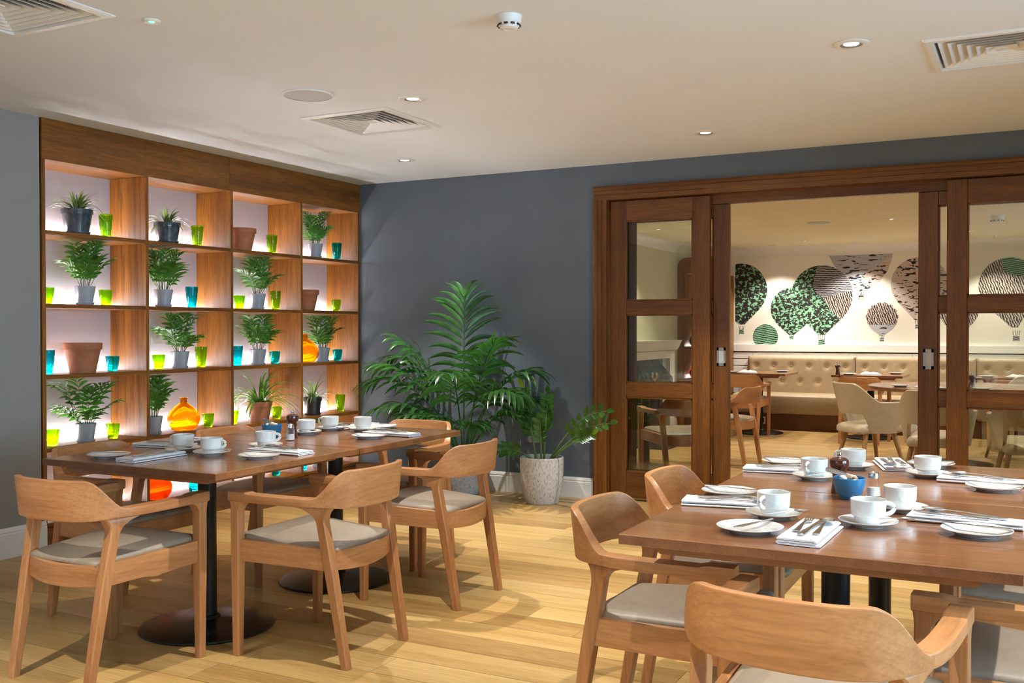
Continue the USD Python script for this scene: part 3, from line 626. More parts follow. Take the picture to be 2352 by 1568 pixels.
chair('beech armchair between bookcase and near left table, back at the lime tumbler', (1.437, -3.757, 0), -PI / 2, G1)
chair('beech armchair between bookcase and far left table', (1.45, -2.90, 0), -PI / 2, G1)
chair('beech armchair at the far end of the left tables, facing the camera', (1.943, -2.285, 0), PI, G1)
chair('beech armchair on the doorway side of the right tables, nearest its corner', (4.150, -4.085, 0), -PI / 2, G2)
chair('beech armchair beside the glazed door, second along the right tables', (4.125, -3.37, 0), -PI / 2, G2)
chair('large beech armchair in the foreground at the near end of the right tables', (4.69, -4.70, 0), math.radians(-6), G2)
chair('beech armchair cut by the right picture edge, nearer of two', (5.128, -4.15, 0), math.radians(88), G2)
chair('beech armchair under the right tables by the picture edge, farther of two', (5.135, -3.36, 0), PI / 2, G2)
chair('beech armchair behind the glazed door, beside the fireplace', (2.592, .803, 0), math.radians(40), G3)
chair('beech armchair just inside the opening, sideways to the camera', (2.581, 2.274, 0), math.radians(84), G3)
chair('beech armchair at the back room left bench table', (2.07, 4.83, 0), math.radians(4), G3)
chair('beech armchair at the back room middle bench table, behind the tub chair', (3.414, 4.85, 0), math.radians(-1), G3)
chair('beech armchair seen through the right glazed door at the last bench table', (4.95, 4.85, 0), 0, G3)

# ------------------------------------------------------------------ tables
def build_table(name, label, w, d, z=.75, group=None, bs=1.0):
    """top w along x, d along y"""
    t = thing(name, label, 'table')
    top = obj('table_top', bx(-w / 2, w / 2, -d / 2, d / 2, z - .027, z, .002), 'table_wood_x', t)
    for s in (-1, 1): obj('edge_band', bx(-w / 2 + .003, w / 2 - .003, s * d / 2 - .001, s * d / 2 + .001, z - .025, z - .002), 'end_grain', top)
    c = .022; a, b = w / 2 - .075, d / 2 - .05
    obj('under_frame', hull([(sx * a, sy * b, z - .0272) for sx in (-1, 1) for sy in (-1, 1)] + [(sx * a, sy * b, z - .031) for sx in (-1, 1) for sy in (-1, 1)] + [(sx * (a - c), sy * b, z - .031 - c) for sx in (-1, 1) for sy in (-1, 1)]), 'table_wood_x', t)
    obj('pole', lathe([(0, .035), (.039, .035), (.039, z - .056), (0, z - .056)], 32), 'black_metal', t)
    obj('mounting_plate', bx(-.16, .16, -.16, .16, z - .062, z - .0535), 'black_metal', t)
    obj('base', lathe([(0, .0006), (.278 * bs, .0006), (.283 * bs, .006), (.280 * bs, .012), (.20 * bs, .026), (.10, .036), (.055, .042), (.050, .052), (.044, .056), (0, .056)], 64), 'black_metal', t, smooth=40)
    return t
tl = Kind(lambda lab: build_table('dining_table', lab, .965, .888))
tl('brown wood pedestal table, nearer of the left pair, set for breakfast', (1.947, -3.762, 0), group='left pair of tables')
tl('brown wood pedestal table, farther of the left pair, holding a blue sugar bowl', (1.947, -2.867, 0), group='left pair of tables')
trt = Kind(lambda lab: build_table('dining_table', lab, .945, .912, bs=.70))
trt('brown wood pedestal table in the right foreground with large white cups', (4.625, -4.078, 0), group='right pair of tables')
trt('brown wood pedestal table, farther of the right pair, next to the door opening', (4.625, -3.158, 0), group='right pair of tables')
tb = Kind(lambda lab: build_table('bench_table', lab, .78, .74))
tb('small brown table at the tufted bench, left end', (2.13, 5.37, 0), group='tables along the bench')
tb('small brown table at the tufted bench with a pepper mill on its corner', (3.43, 5.40, 0), group='tables along the bench')
tb('small brown table at the tufted bench behind the right glazed door', (4.95, 5.40, 0), group='tables along the bench')
tb('small brown table behind the glazed door near the fireplace', (1.95, 1.75, 0), group='back room tables')
t = thing('round_table', 'large round brown table behind the tub chairs', 'table', (4.47, 3.35, 0))
obj('table_top', lathe([(0, .705), (.75, .705), (.78, .715), (.78, .738), (.775, .742), (0, .742)], 72), 'table_wood_x', t)
obj('pole', lathe([(0, .035), (.045, .035), (.045, .705), (0, .705)], 28), 'black_metal', t)
obj('base', lathe([(0, .0006), (.33, .0006), (.335, .01), (.12, .04), (0, .05)], 48), 'black_metal', t)
ZT = .7506
# ------------------------------------------------------------------ tableware
def build_cup(lab):
    t = thing('coffee_cup', lab, 'cup')
    o = [(0, .002), (.027, 0), (.031, .002), (.0355, .010), (.037, .018), (.0375, .0195), (.043, .023), (.0455, .030), (.0465, .062), (.0468, .066), (.0455, .0675), (.0440, .066)]
    i = [(.0435, .060), (.042, .030), (.037, .022), (.033, .010), (.025, .006), (0, .006)]
    obj('cup_body', lathe(o + i, 48), 'cup_china', t)
    h = bezier([(.044, 0, .056), (.072, 0, .062), (.078, 0, .030), (.043, 0, .026)], 14)
    obj('handle', tube(h, .0042, 10, 1.5), 'porcelain', t, smooth=True)
    return t
cup = Kind(build_cup)
def build_saucer(lab):
    t = thing('saucer', lab, 'saucer'); obj('saucer', lathe([(0, .003), (.036, .003), (.038, 0), (.043, 0), (.046, .004), (.070, .0125), (.0775, .0165), (.0775, .0185), (.075, .0185), (.062, .013), (.040, .0075), (.034, .006), (0, .006)], 48), 'porcelain', t); return t
saucer = Kind(build_saucer)
def build_plate(lab):
    t = thing('side_plate', lab, 'plate'); obj('plate', lathe([(0, .0025), (.046, .0025), (.048, 0), (.052, 0), (.056, .004), (.078, .0125), (.0865, .0155), (.087, .0172), (.085, .0177), (.070, .0125), (.058, .0075), (.050, .0055), (0, .005)], 56), 'porcelain', t); return t
plate = Kind(build_plate)
def strip(sec):
    """cutlery body: (y, half width, thickness, z centre)"""
    return loft([[(w * math.cos(a), y, z + th / 2 * math.sin(a)) for a in np.arange(10) * 2 * PI / 10] for y, w, th, z in sec])
def build_fork(lab):
    t = thing('fork', lab, 'fork')
    obj('handle', strip([(-.098, .004, .002, .003), (-.095, .0095, .003, .003), (-.07, .0085, .003, .004), (-.01, .0035, .003, .008), (.02, .0032, .003, .009), (.034, .006, .0026, .0075), (.042, .0105, .0022, .006), (.05, .0118, .002, .005), (.058, .0118, .002, .005)]), 'steel', t, smooth=True)
    for k in range(4):
        x = (k - 1.5) * .0064; m = strip([(.056, .0022, .002, .005), (.075, .0019, .0018, .0062), (.095, .0013, .0015, .010)]); obj('tine', mv(m, x), 'steel', t, smooth=True)
    return t
def build_spoon(lab, s=1.0):
    t = thing('spoon' if s == 1 else 'teaspoon', lab, 'spoon')
    obj('handle', strip([(-.098 * s, .004 * s, .002, .003), (-.095 * s, .009 * s, .003, .003), (-.07 * s, .008 * s, .003, .004), (-.01 * s, .0034, .003, .0085), (.03 * s, .0032, .003, .010), (.042 * s, .005 * s, .0026, .009)]), 'steel', t, smooth=True)
    rings = []
    th = np.arange(24) * 2 * PI / 24
    for k, (q, z) in enumerate(((0.02, -.0085), (.35, -.0075), (.7, -.0045), (.92, -.001), (1, .001), (.97, .0016), (.88, -.0002), (.66, -.0036), (.33, -.0062), (0.02, -.007))):
        rings.append([(.0205 * s * q * math.cos(a) * (1 - .12 * math.sin(a)), (.066 + .032 * q * math.sin(a)) * s, .0105 + z * s) for a in th])
    obj('bowl', loft(rings), 'steel', t, smooth=True)
    return t
def build_knife(lab, s=1.0):
    t = thing('knife' if s == 1 else 'butter_knife', lab, 'knife')
    obj('handle', strip([(-.105 * s, .004, .003, .004), (-.1 * s, .009, .006, .004), (-.06 * s, .0085, .006, .004), (-.005 * s, .0055, .005, .004), (.002 * s, .0055, .004, .004)]), 'steel', t, smooth=True)
    p = Polygon([(-.005, 0), (.0055, 0), (.0075, .02), (.009, .07), (.008, .092), (.003, .104), (-.004, .106), (-.005, .09)]); p = affinity.scale(p, 1, s, origin=(0, 0))
    obj('blade', mv(extr(p, .0016), z=.0032), 'steel', t)
    return t
fork, spoon, knife = Kind(build_fork), Kind(build_spoon), Kind(build_knife)
teaspoon, bknife = Kind(lambda l: build_spoon(l, .7)), Kind(lambda l: build_knife(l, .82))
def build_napkin(lab):
    t = thing('napkin', lab, 'napkin'); w, th = .052, .0030
    path = [(w, .003), (-w + .005, .003), (-w, .006), (-w + .005, .009), (w - .012, .009), (w - .007, .012), (w - .012, .0148), (-w + .002, .0148)]
    prof = LineString(path).buffer(.0022, quad_segs=3)
    m = along_y(prof, -.145, .145); m = m.subdivide().subdivide(); v = m.vertices.copy()
    v[:, 2] += .0022 * (meshkit.fbm(v * np.array([14, 9, 0]) + 7, 3) - .5) * np.clip(v[:, 2] / .006, 0, 1); v[:, 0] += .004 * (meshkit.fbm(np.c_[v[:, 1] * 8, v[:, 2] * 60, v[:, 0] * 0], 2, 5) - .5); m.vertices = v
    m.apply_translation((0, 0, .0006 - m.bounds[0][2])); obj('cloth', m, 'linen', t, smooth=50); return t
napkin = Kind(build_napkin)
ZN = ZT + .0182                               # on top of a napkin
def setting(where, nap=None, pl=None, cp=None, cut=True, kn=None, ts=None):
    """nap: (x, y, heading of the cutlery heads); pl: (x, y), kn: (dx, dy, heading); cp: (x, y, handle heading); ts: heading of the teaspoon"""
    if nap:
        x, y, a = nap; napkin(f'folded white napkin {where}', (x, y, ZT), a - PI / 2, 'folded napkins')
        if cut:
            c, s = math.cos(a), math.sin(a)
            o = lambda u, v: (x + u * c - v * s, y + u * s + v * c, ZN)
            fork(f'fork on the napkin {where}', o(.035, .026), a - PI / 2 + .02, 'forks on the napkins', 0, 0)
            knife(f'table knife on the napkin {where}', o(.0, .0), a - PI / 2 - .03, 'knives on the napkins')
            spoon(f'dessert spoon on the napkin {where}', o(.02, -.026), a - PI / 2 + .03, 'spoons on the napkins')
    if pl:
        plate(f'white side plate {where}', (pl[0], pl[1], ZT), 0, 'side plates')
        if kn: bknife(f'butter knife across the side plate {where}', (pl[0] + kn[0], pl[1] + kn[1], ZT + .0182), kn[2] - PI / 2, 'butter knives')
    if cp:
        saucer(f'white saucer {where}', (cp[0], cp[1], ZT), 0, 'saucers'); cup(f'white coffee cup {where}', (cp[0], cp[1], ZT + .0065), cp[2], 'coffee cups')
        if ts is not None:
            q = .056; teaspoon(f'teaspoon on the saucer {where}', (cp[0] + q * math.cos(ts[0]), cp[1] + q * math.sin(ts[0]), ZT + .0185), ts[1] - PI / 2, 'teaspoons')
R = math.radians
setting('at the near end of the left tables', (1.872, -3.995, R(92)), (1.690, -4.06), (2.012, -3.80, R(10)), kn=(0, 0, R(15)), ts=(R(-30), R(40)))
setting('on the bookcase side of the near left table', (1.60, -3.675, R(5)), (1.565, -3.50), (1.80, -3.755, R(190)), kn=(0, 0, R(170)), ts=(R(-60), R(10)))
setting('on the aisle side of the near left table', (2.225, -3.61, R(178)), (2.262, -3.785), (2.035, -3.49, R(25)), kn=(0, .01, R(195)))
setting('beside the salt shaker on the far left table', None, None, (1.824, -2.945, R(200)), ts=(R(-60), R(10)))
setting('at the far end of the left tables', (1.84, -2.555, R(-95)), (2.0, -2.535), (1.81, -2.733, R(190)), kn=(0, 0, R(40)), ts=(R(-80), R(20)))
setting('on the aisle side of the far left table', (2.245, -2.795, R(178)), (2.222, -2.955), (1.99, -2.688, R(100)), kn=(0, .01, R(190)))
setting('at the near end of the right tables', (4.605, -4.33, R(88)), (4.452, -4.352), (4.718, -4.130, R(20)), kn=(.01, .01, R(70)), ts=(R(-10), R(15)))
setting('on the doorway side of the near right table', (4.305, -3.985, R(8)), (4.245, -3.80), (4.462, -4.125, R(-110)), kn=(0, .01, R(-8)), ts=(R(-40), R(35)))
setting('on the right side of the near right table', (4.95, -3.965, R(176)), (4.985, -4.125), (4.768, -3.85, R(60)), kn=(0, .01, R(170)))
setting('on the doorway side of the far right table', (4.29, -3.20, R(6)), (4.245, -2.99), (4.425, -3.33, R(-105)), kn=(0, .01, R(-6)), ts=(R(-45), R(30)))
setting('at the far end of the right tables', (4.63, -2.855, R(-75)), (4.765, -2.80), (4.505, -2.985, R(185)), kn=(0, .0, R(200)))
setting('on the right side of the far right table', (4.965, -3.16, R(176)), (5.0, -3.31), (4.778, -3.085, R(95)), kn=(0, .01, R(170)), ts=(R(200), R(160)))
# condiments
def build_bowl(lab):
    t = thing('sugar_bowl', lab, 'bowl'); obj('bowl', lathe([(0, .003), (.018, .003), (.020, 0), (.026, 0), (.027, .004), (.040, .020), (.0475, .045), (.0495, .066), (.048, .068), (.0455, .066), (.043, .045), (.036, .022), (.022, .009), (0, .008)], 48), 'blue_china', t); return t
bowl = Kind(build_bowl)
def build_mill(lab):
    t = thing('pepper_mill', lab, 'pepper mill')
    obj('body', lathe([(0, 0), (.026, 0), (.0265, .008), (.023, .025), (.0205, .050), (.0225, .066), (.024, .070), (0, .070)], 32), 'walnut_gloss', t)
    obj('head', lathe([(0, .0705), (.022, .0705), (.023, .078), (.029, .086), (.0315, .097), (.029, .108), (.020, .115), (.008, .117), (0, .117)], 32), 'walnut_gloss', t)
    obj('knob', lathe([(0, .1165), (.005, .1165), (.004, .121), (.0075, .126), (.0065, .132), (0, .134)], 20), 'steel', t); return t
mill = Kind(build_mill)
def build_salt(lab):
    t = thing('salt_shaker', lab, 'salt shaker'); n = 30; rings = []
    def ring(r, z, fl): return [(r * (1 - fl * (.5 + .5 * math.cos(10 * a))) * math.cos(a), r * (1 - fl * (.5 + .5 * math.cos(10 * a))) * math.sin(a), z) for a in np.arange(n) * 2 * PI / n]
    obj('glass', loft([ring(.023, 0, .0), ring(.024, .003, .05), ring(.0215, .03, .08), ring(.018, .055, .08), ring(.0165, .061, 0)]), 'clear_glass', t)
    obj('salt', lathe([(0, .005), (.0185, .005), (.0165, .030), (0, .031)], 24), 'salt', t)
    obj('cap', lathe([(0, .0612), (.0175, .0612), (.018, .070), (.0165, .076), (.010, .081), (0, .0825)], 28), 'steel', t); return t
shaker = Kind(build_salt)
def condiments(where, bx_, by, mx, my, sx, sy, seed):
    bowl(f'blue china sugar bowl {where}', (bx_, by, ZT), 0, 'sugar bowls'); mill(f'dark turned wood pepper mill {where}', (mx, my, ZT), 0, 'pepper mills'); shaker(f'glass salt shaker with steel cap {where}', (sx, sy, ZT), 0, 'salt shakers')
    r = random.Random(seed)
    for k in range(8):
        a = k * 2.4; q = .022 * math.sqrt(k / 7.0) + .004; br = k in (2, 5, 6)
        t = thing('sugar_cube', f'{"brown" if br else "white"} sugar lump heaped in the blue bowl {where}', 'sugar lump', (bx_ + q * math.cos(a), by + q * math.sin(a), ZT + .060 + .004 * (k < 3)), r.uniform(0, 3), 'sugar lumps in the bowl ' + where)
        obj('lump', bx(-.0085, .0085, -.007, .007, 0, .012, .003), 'sugar_brown' if br else 'sugar', t)
    t = thing('sugar_tongs', f'steel sugar tongs leaning over the blue bowl {where}', 'tongs', (bx_ - .03, by + .012, ZT + .077), R(165), None, 0, R(-12))
    obj('tong_arm', bx(-.035, .045, .006, .0085, -.006, .006, .001), 'steel', t); obj('tong_arm', bx(-.035, .045, -.0085, -.006, -.006, .006, .001), 'steel', t); obj('bend', bx(.043, .046, -.0085, .0085, -.006, .006, .001), 'steel', t)
condiments('on the left tables', 1.790, -3.165, 1.872, -3.11, 1.945, -3.215, 1)
condiments('on the right tables', 4.602, -3.700, 4.555, -3.600, 4.665, -3.63, 2)

# ------------------------------------------------------------------ ceiling fittings
def spot(parent, z, inten, col, angle):
    l = UsdLux.SphereLight.Define(stage, str(parent.GetPath()) + '/lamp'); l.CreateRadiusAttr(.02); l.CreateIntensityAttr(inten); l.CreateColorAttr(Gf.Vec3f(*col))
    sh = UsdLux.ShapingAPI.Apply(l.GetPrim()); sh.CreateShapingConeAngleAttr(angle); sh.CreateShapingConeSoftnessAttr(.5)
    UsdGeom.Xformable(l).AddTranslateOp().Set(Gf.Vec3d(0, 0, z))
def downlight(label, x, y, zc, inten, col, angle=40, r=.076, group=None):
    t = thing('downlight', label, 'ceiling light', (x, y, zc), 0, group)
    obj('bezel', lathe([(r * .62, -.0005), (r, -.0005), (r, -.003), (r * .9, -.007), (r * .62, -.0075)], 40), 'white_plastic', t)
    obj('reflector', lathe([(r * .62, -.007), (r * .60, -.006), (r * .42, -.002), (r * .42, -.001), (r * .62, -.001)], 32), 'brushed_steel', t)
    obj('lens', lathe([(0, -.004), (r * .42, -.0035)], 14), 'lamp_glow' if group and 'out of' not in group else 'white_plastic', t)
    spot(t, -.045, inten, col, angle)
DG = 'downlights in the front room ceiling'
downlight('downlight between speaker and ceiling grille in the middle of the ceiling', 2.167, -2.473, CEIL, SPOT, WARM, group=DG)
downlight('small downlight near the corner of bookcase and blue wall', 1.046, -.87, CEIL, SPOT, WARM, group=DG)
downlight('downlight above the left side of the doorway', 3.285, -.84, CEIL, SPOT, WARM, group=DG)
downlight('downlight left of the ceiling grille at the right edge', 4.41, -2.449, CEIL, SPOT, WARM, group=DG)
for x, y in ((5.53, -.84), (3.285, -4.07), (5.53, -4.07), (2.167, -5.68), (4.41, -5.68), (6.65, -2.45), (6.65, -5.68), (1.046, -7.3), (3.285, -7.3)):
    downlight('downlight beyond the top edge of the picture', x, y, CEIL, SPOT, WARM, group='downlights out of the frame')
def grille(label, x, y):
    t = thing('ceiling_grille', label, 'air vent', (x, y, CEIL))
    sq = lambda a, z: [(a, -a, z), (a, a, z), (-a, a, z), (-a, -a, z)]
    m = loft([sq(.30, -.0005), sq(.30, -.005), sq(.288, -.010), sq(.262, -.010), sq(.255, .004), sq(.255, .06), sq(.268, .06), sq(.268, -.0005), sq(.30, -.0005)], caps=False)
    obj('frame', m, 'white_plastic', t, smooth=False)
    for k in range(6):
        a = .243 - k * .036; obj('louvre', loft([sq(a - .046, .026), sq(a - .004, -.004), sq(a, -.004), sq(a - .042, .026), sq(a - .046, .026)], caps=False), 'white_plastic', t, smooth=False)
    obj('louvre', bx(-.022, .022, -.022, .022, -.004, .0), 'white_plastic', t)
grille('square louvred ceiling grille below the round speaker', *VENTS[0]); grille('square louvred ceiling grille cut by the top left corner', *VENTS[1]); grille('square louvred ceiling grille at the right picture edge', *VENTS[2])
t = thing('ceiling_speaker', 'flat round grey ceiling speaker in a white ring', 'speaker', (1.728, -2.805, CEIL))
obj('trim_ring', lathe([(.128, -.0006), (.136, -.0006), (.136, -.004), (.132, -.008), (.126, -.008)], 48), 'white_plastic', t); obj('grille', lathe([(0, -.0065), (.128, -.006), (.128, -.001), (0, -.001)], 48), 'grille_grey', t)
def detector(label, x, y, zc, s=1):
    t = thing('smoke_detector', label, 'smoke detector', (x, y, zc))
    obj('base', lathe([(0, -.0006), (.052 * s, -.0006), (.052 * s, -.006), (.049 * s, -.012), (.048 * s, -.030 * s), (0, -.030 * s)], 40), 'white_plastic', t)
    h = obj('sensor_head', lathe([(0, -.0301 * s), (.046 * s, -.0301 * s), (.040 * s, -.042 * s), (.034 * s, -.050 * s), (.022 * s, -.0535 * s), (.020 * s, -.052 * s), (0, -.053 * s)], 40), 'white_plastic', t)
    for k in range(10):
        a = 2 * PI * k / 10 + .2; m = bx(-.0075 * s, .0075 * s, -.002, .002, -.0055 * s, .0055 * s); m = rot(m, -.55, (1, 0, 0)); m = mv(m, 0, -.0435 * s, -.037 * s); obj('slot', rot(m, a, (0, 0, 1)), 'dark_gap', h)
detector('white smoke detector with dark slots at the top of the ceiling', 3.275, -3.475, CEIL)
t = thing('emergency_light', 'tiny round ceiling fitting with a glowing green lamp', 'emergency light', (1.985, -4.09, CEIL))
obj('bezel', lathe([(.012, -.0006), (.036, -.0006), (.036, -.004), (.030, -.009), (.020, -.008), (.012, -.005)], 36), 'white_plastic', t); obj('lamp', lathe([(0, -.010), (.009, -.008), (.012, -.004), (.012, -.001), (0, -.001)], 20), 'green_led', t)
t = thing('wall_socket', 'twin steel power sockets on the blue wall behind the zz plant', 'socket', (1.70, 0, .435))
for dx in (-.038, .038):
    f = obj('plate', bx(dx - .034, dx + .034, -.009, -.0006, -.036, .036, .003), 'brushed_steel', t)
    for a, b in ((0, .016), (-.011, -.006), (.011, -.006)): obj('pin_hole', bx(dx + a - .003, dx + a + .003, -.0096, -.0088, b - .004, b + .004), 'dark_gap', f)

# ------------------------------------------------------------------ the back room
YF = 6.45
wm = struct('wall_mural', 'white far wall of the back room with printed balloons')
obj('plaster', bx(RX0 - .2, RX1, YF, YF + .15, 0, CEIL2), 'mural_white', wm, smooth=False)
wc = struct('wall_fireplace', 'cream wall with the fireplace')
obj('plaster', bx(RX0 - .2, RX0, WT, YF, 0, CEIL2), 'cream_paint', wc, smooth=False)
ws = struct('wall_side', 'white side wall of the back room'); obj('plaster', cat([bx(RX1, RX1 + .1, WT, 1.5, 0, CEIL2), bx(RX1, RX1 + .1, 4.9, YF, 0, CEIL2), bx(RX1, RX1 + .1, 1.5, 4.9, 0, .7), bx(RX1, RX1 + .1, 1.5, 4.9, 2.2, CEIL2)]), 'mural_white', ws, smooth=False)
window(4, cat([bx(RX1 + .02, RX1 + .07, p, q, .7, 2.2) for p, q in ((1.5, 1.56), (3.17, 3.23), (4.84, 4.9))]), bx(RX1 + .04, RX1 + .045, 1.5, 4.9, .7, 2.2))
cv = struct('trim_2', 'white coving along the back room ceiling')
q = Polygon([(0, 0), (0, -.11)] + [(.11 - .11 * math.cos(a), -.11 + .11 * math.sin(a)) for a in np.linspace(0, PI / 2, 8)] + [(.12, 0)])
m = extr(q, 7.2); m.apply_transform([[0, 0, 1, RX0], [-1, 0, 0, YF], [0, 1, 0, CEIL2], [0, 0, 0, 1]]); m.fix_normals(); obj('coving', m, 'white_paint', cv, smooth=30)
m = along_y(affinity.translate(q, RX0, CEIL2), WT, 5.35); obj('coving', m, 'white_paint', cv, smooth=30)
sk = struct('baseboard_fireplace', 'white skirting in the back room'); obj('board', cat([along_y(affinity.translate(skirt_poly(.14), RX0, 0), WT, 3.25), along_y(affinity.translate(skirt_poly(.14), RX0, 0), 4.98, 5.36)]), 'white_paint', sk)
dd = struct('trim_3', 'white boarded dado with a ledge under the mural')
obj('ledge', bx(RX0 + .45, RX1, YF - .045, YF - .0005, .985, 1.078, .003), 'white_paint', dd)
obj('backing', bx(RX0 + .45, RX1, YF - .012, YF - .0006, 0, .984), 'dark_gap', dd)
for k in range(6):
    for a, b in ((RX0 + .45, 1.775), (1.777, 3.78), (3.782, 5.9), (5.902, RX1)): obj('board', bx(a, b, YF - .030, YF - .0125, .972 - .093 * (k + 1) + .009, .972 - .093 * k, .002), 'white_paint', dd)
# mural prints, flat on the wall
def decal(label, polys, cat_='wall print', baskets=()):
    t = thing('balloon_print', label, cat_, (0, YF, 0), group='printed hot air balloons on the far wall')
    for k, (p, m) in enumerate(polys):
        if not p.is_empty: obj('envelope', mv(standing(p, .0015), y=-.0017 - .0004 * k), m, t, smooth=False)
    for (x, z, s) in baskets:
        obj('basket', mv(standing(Polygon([(x - .03 * s, z), (x + .03 * s, z), (x + .026 * s, z + .045 * s), (x - .026 * s, z + .045 * s)]).buffer(.003), .0015), y=-.0017), 'print_lilac_lines' if False else baskmat, t, smooth=False)
        ropes = unary_union([LineString([(x + a * .024 * s, z + .05 * s), (x + a * .034 * s, z + .10 * s)]).buffer(.0022) for a in (-1, -.3, .3, 1)])
        obj('rope', mv(standing(ropes, .001), y=-.0013), 'print_black', t, smooth=False)
def balloon(cx, cz, r, nx, nz, neck=.035, scal=0):
    c = Point(cx, cz).buffer(r, 48)
    if scal: c = unary_union([c] + [Point(cx + r * .93 * math.cos(a), cz + r * .93 * math.sin(a)).buffer(r * .16) for a in np.linspace(.1, PI - .1, 8)])
    a = math.radians(-18)
    skirt = Polygon([(cx - r * math.cos(a) * .999, cz + r * math.sin(a)), (cx + r * math.cos(a) * .999, cz + r * math.sin(a)), (cx + r * .72, cz - r * .72), (nx + neck, nz), (nx - neck, nz), (cx - r * .72, cz - r * .72)])
    return unary_union([c, skirt])
wall_area = sbox(RX0 + .475, 1.079, 8, 2.245)
baskmat = 'print_green_lines'
decal('green and black leafy balloon print left of the opening, partly behind the door', [(balloon(1.604, 1.81, .36, 1.625, 1.345).intersection(wall_area), 'print_green_dark')], baskets=((1.62, 1.225, 1),))
decal('green half dome print resting on the ledge', [(Point(1.942, 1.179).buffer(.168, 40).intersection(wall_area), 'print_green_lines')])
big = balloon(2.672, 1.725, .39, 2.674, 1.21, .04)
low = balloon(2.29, 1.553, .277, 2.286, 1.209)
tri = Polygon([(2.762, 2.237), (3.547, 2.238), (3.53, 2.15), (3.49, 2.03), (3.40, 1.90), (3.19, 1.755), (3.13, 1.755), (2.835, 2.098)])
decal('green balloon print at lower left of the overlapping cluster', [(low.difference(big.buffer(.002)), 'print_green')], baskets=((2.286, 1.155, .8),))
gp = big.intersection(Polygon([(2.2, 2.3), (2.62, 2.12), (2.56, 1.86), (2.60, 1.76), (2.70, 1.68), (2.80, 1.50), (2.95, 1.38), (3.1, 1.2), (3.1, 1.0), (2.2, 1.0)]))
lp = big.intersection(Polygon([(2.62, 2.12), (2.56, 1.86), (2.60, 1.76), (2.70, 1.68), (2.95, 1.76), (3.2, 1.80), (3.2, 2.3), (2.5, 2.3)]))
pp = big.difference(unary_union([gp, lp]))
decal('largest balloon print of the cluster, green trees and lilac sky', [(gp, 'print_green'), (lp, 'print_lilac_lines'), (pp, 'print_pink')], baskets=((2.674, 1.082, 1.35),))
rp = tri.intersection(Polygon([(3.60, 2.22), (3.46, 2.16), (3.17, 1.95), (3.14, 1.72), (3.6, 1.7)]))
baskmat = 'print_pink_marks'
decal('lilac balloon print cut flat at the ceiling', [(tri.difference(rp).difference(big.buffer(.002)), 'print_lilac'), (rp.difference(big.buffer(.002)), 'print_pink_marks')], baskets=((3.165, 1.665, 1),))
sb = balloon(3.419, 1.423, .185, 3.418, 1.204, .025, 1)
baskmat = 'print_lilac_lines'
decal('small scalloped pink balloon print below the lilac one', [(sb.intersection(sbox(3, 1.335, 4, 2)), 'print_pink'), (sb.intersection(sbox(3, 1, 4, 1.333)), 'print_lilac')], baskets=((3.418, 1.128, .8),))
decal('pink town view balloon print beside the right sliding door', [(balloon(3.86, 1.846, .335, 3.845, 1.393), 'print_pink_marks')], baskets=((3.845, 1.29, 1),))
decal('pale striped balloon print behind the right door stile', [(balloon(4.311, 1.514, .226, 4.303, 1.23), 'print_pink')], baskets=((4.303, 1.14, .9),))
b9 = balloon(4.866, 1.808, .335, 4.925, 1.299)
gpatch = b9.intersection(Polygon([(4.80, 2.2), (4.80, 1.99), (4.9, 1.93), (5.05, 1.91), (5.4, 1.88), (5.4, 2.3)]))
decal('large pink balloon print with a green patch behind the right glass', [(b9.difference(gpatch), 'print_pink'), (gpatch, 'print_green_lines')], baskets=((4.945, 1.142, 1.2),))
# tufted bench
bn = thing('banquette', 'long tan tufted leather bench along the mural wall', 'bench')
BX = [1.745, 3.12, 4.52, 5.92, 7.32]
obj('plinth', bx(BX[0] + .03, BX[-1], 5.86, 6.40, .0006, .20), 'brown_plinth', bn)
for a, b in zip(BX, BX[1:]):
    obj('seat_pad', bx(a - (.1 if a == BX[0] else 0) + .004, b - .1 - .004, 5.80, 6.30, .205, .455, .035), 'tan_leather', bn, smooth=60)
    nx, nz = 72, 26; btn = [(a + .117 + .2285 * k, .80) for k in range(6)] + [(a + .231 + .2285 * k, .60) for k in range(5)]
    V = np.zeros((nz, nx, 3)); xs = np.linspace(a + .003, b - .003, nx); zs = np.linspace(.44, .925, nz)
    X, Z = np.meshgrid(xs, zs); ed = np.minimum(np.minimum(X - a, b - X), np.minimum(Z - .40, .93 - Z)); D = .028 * np.clip(1 - ed / .04, 0, 1) ** 2
    for (p, q_) in btn: D += .022 * np.exp(-((X - p) ** 2 + (Z - q_) ** 2) / .0011)
    Y = 6.27 + D
    v = np.stack([X, Y, Z], -1).reshape(-1, 3); f = []
    for i in range(nz - 1):
        for j in range(nx - 1):
            k0 = i * nx + j; f += [(k0, k0 + 1, k0 + nx + 1), (k0, k0 + nx + 1, k0 + nx)]
    front = trimesh.Trimesh(v, f, process=False)
    bp = obj('back_pad', cat([front, bx(a + .003, b - .003, 6.296, 6.40, .42, .926, .01)]), 'tan_leather', bn, smooth=50)
    for (p, q_) in btn: s_ = trimesh.creation.icosphere(1, .011); s_.apply_scale((1, .5, 1)); obj('button', mv(s_, p, 6.288, q_), 'tan_leather', bp, smooth=True)
t = thing('wall_socket', 'white socket on the dark plinth of the tufted bench', 'socket', (2.05, 5.86, .115)); obj('plate', bx(-.035, .035, -.008, -.0006, -.045, .045, .002), 'white_plastic', t); obj('face', bx(-.02, .02, -.010, -.008, -.028, .028), 'black_pot', t)
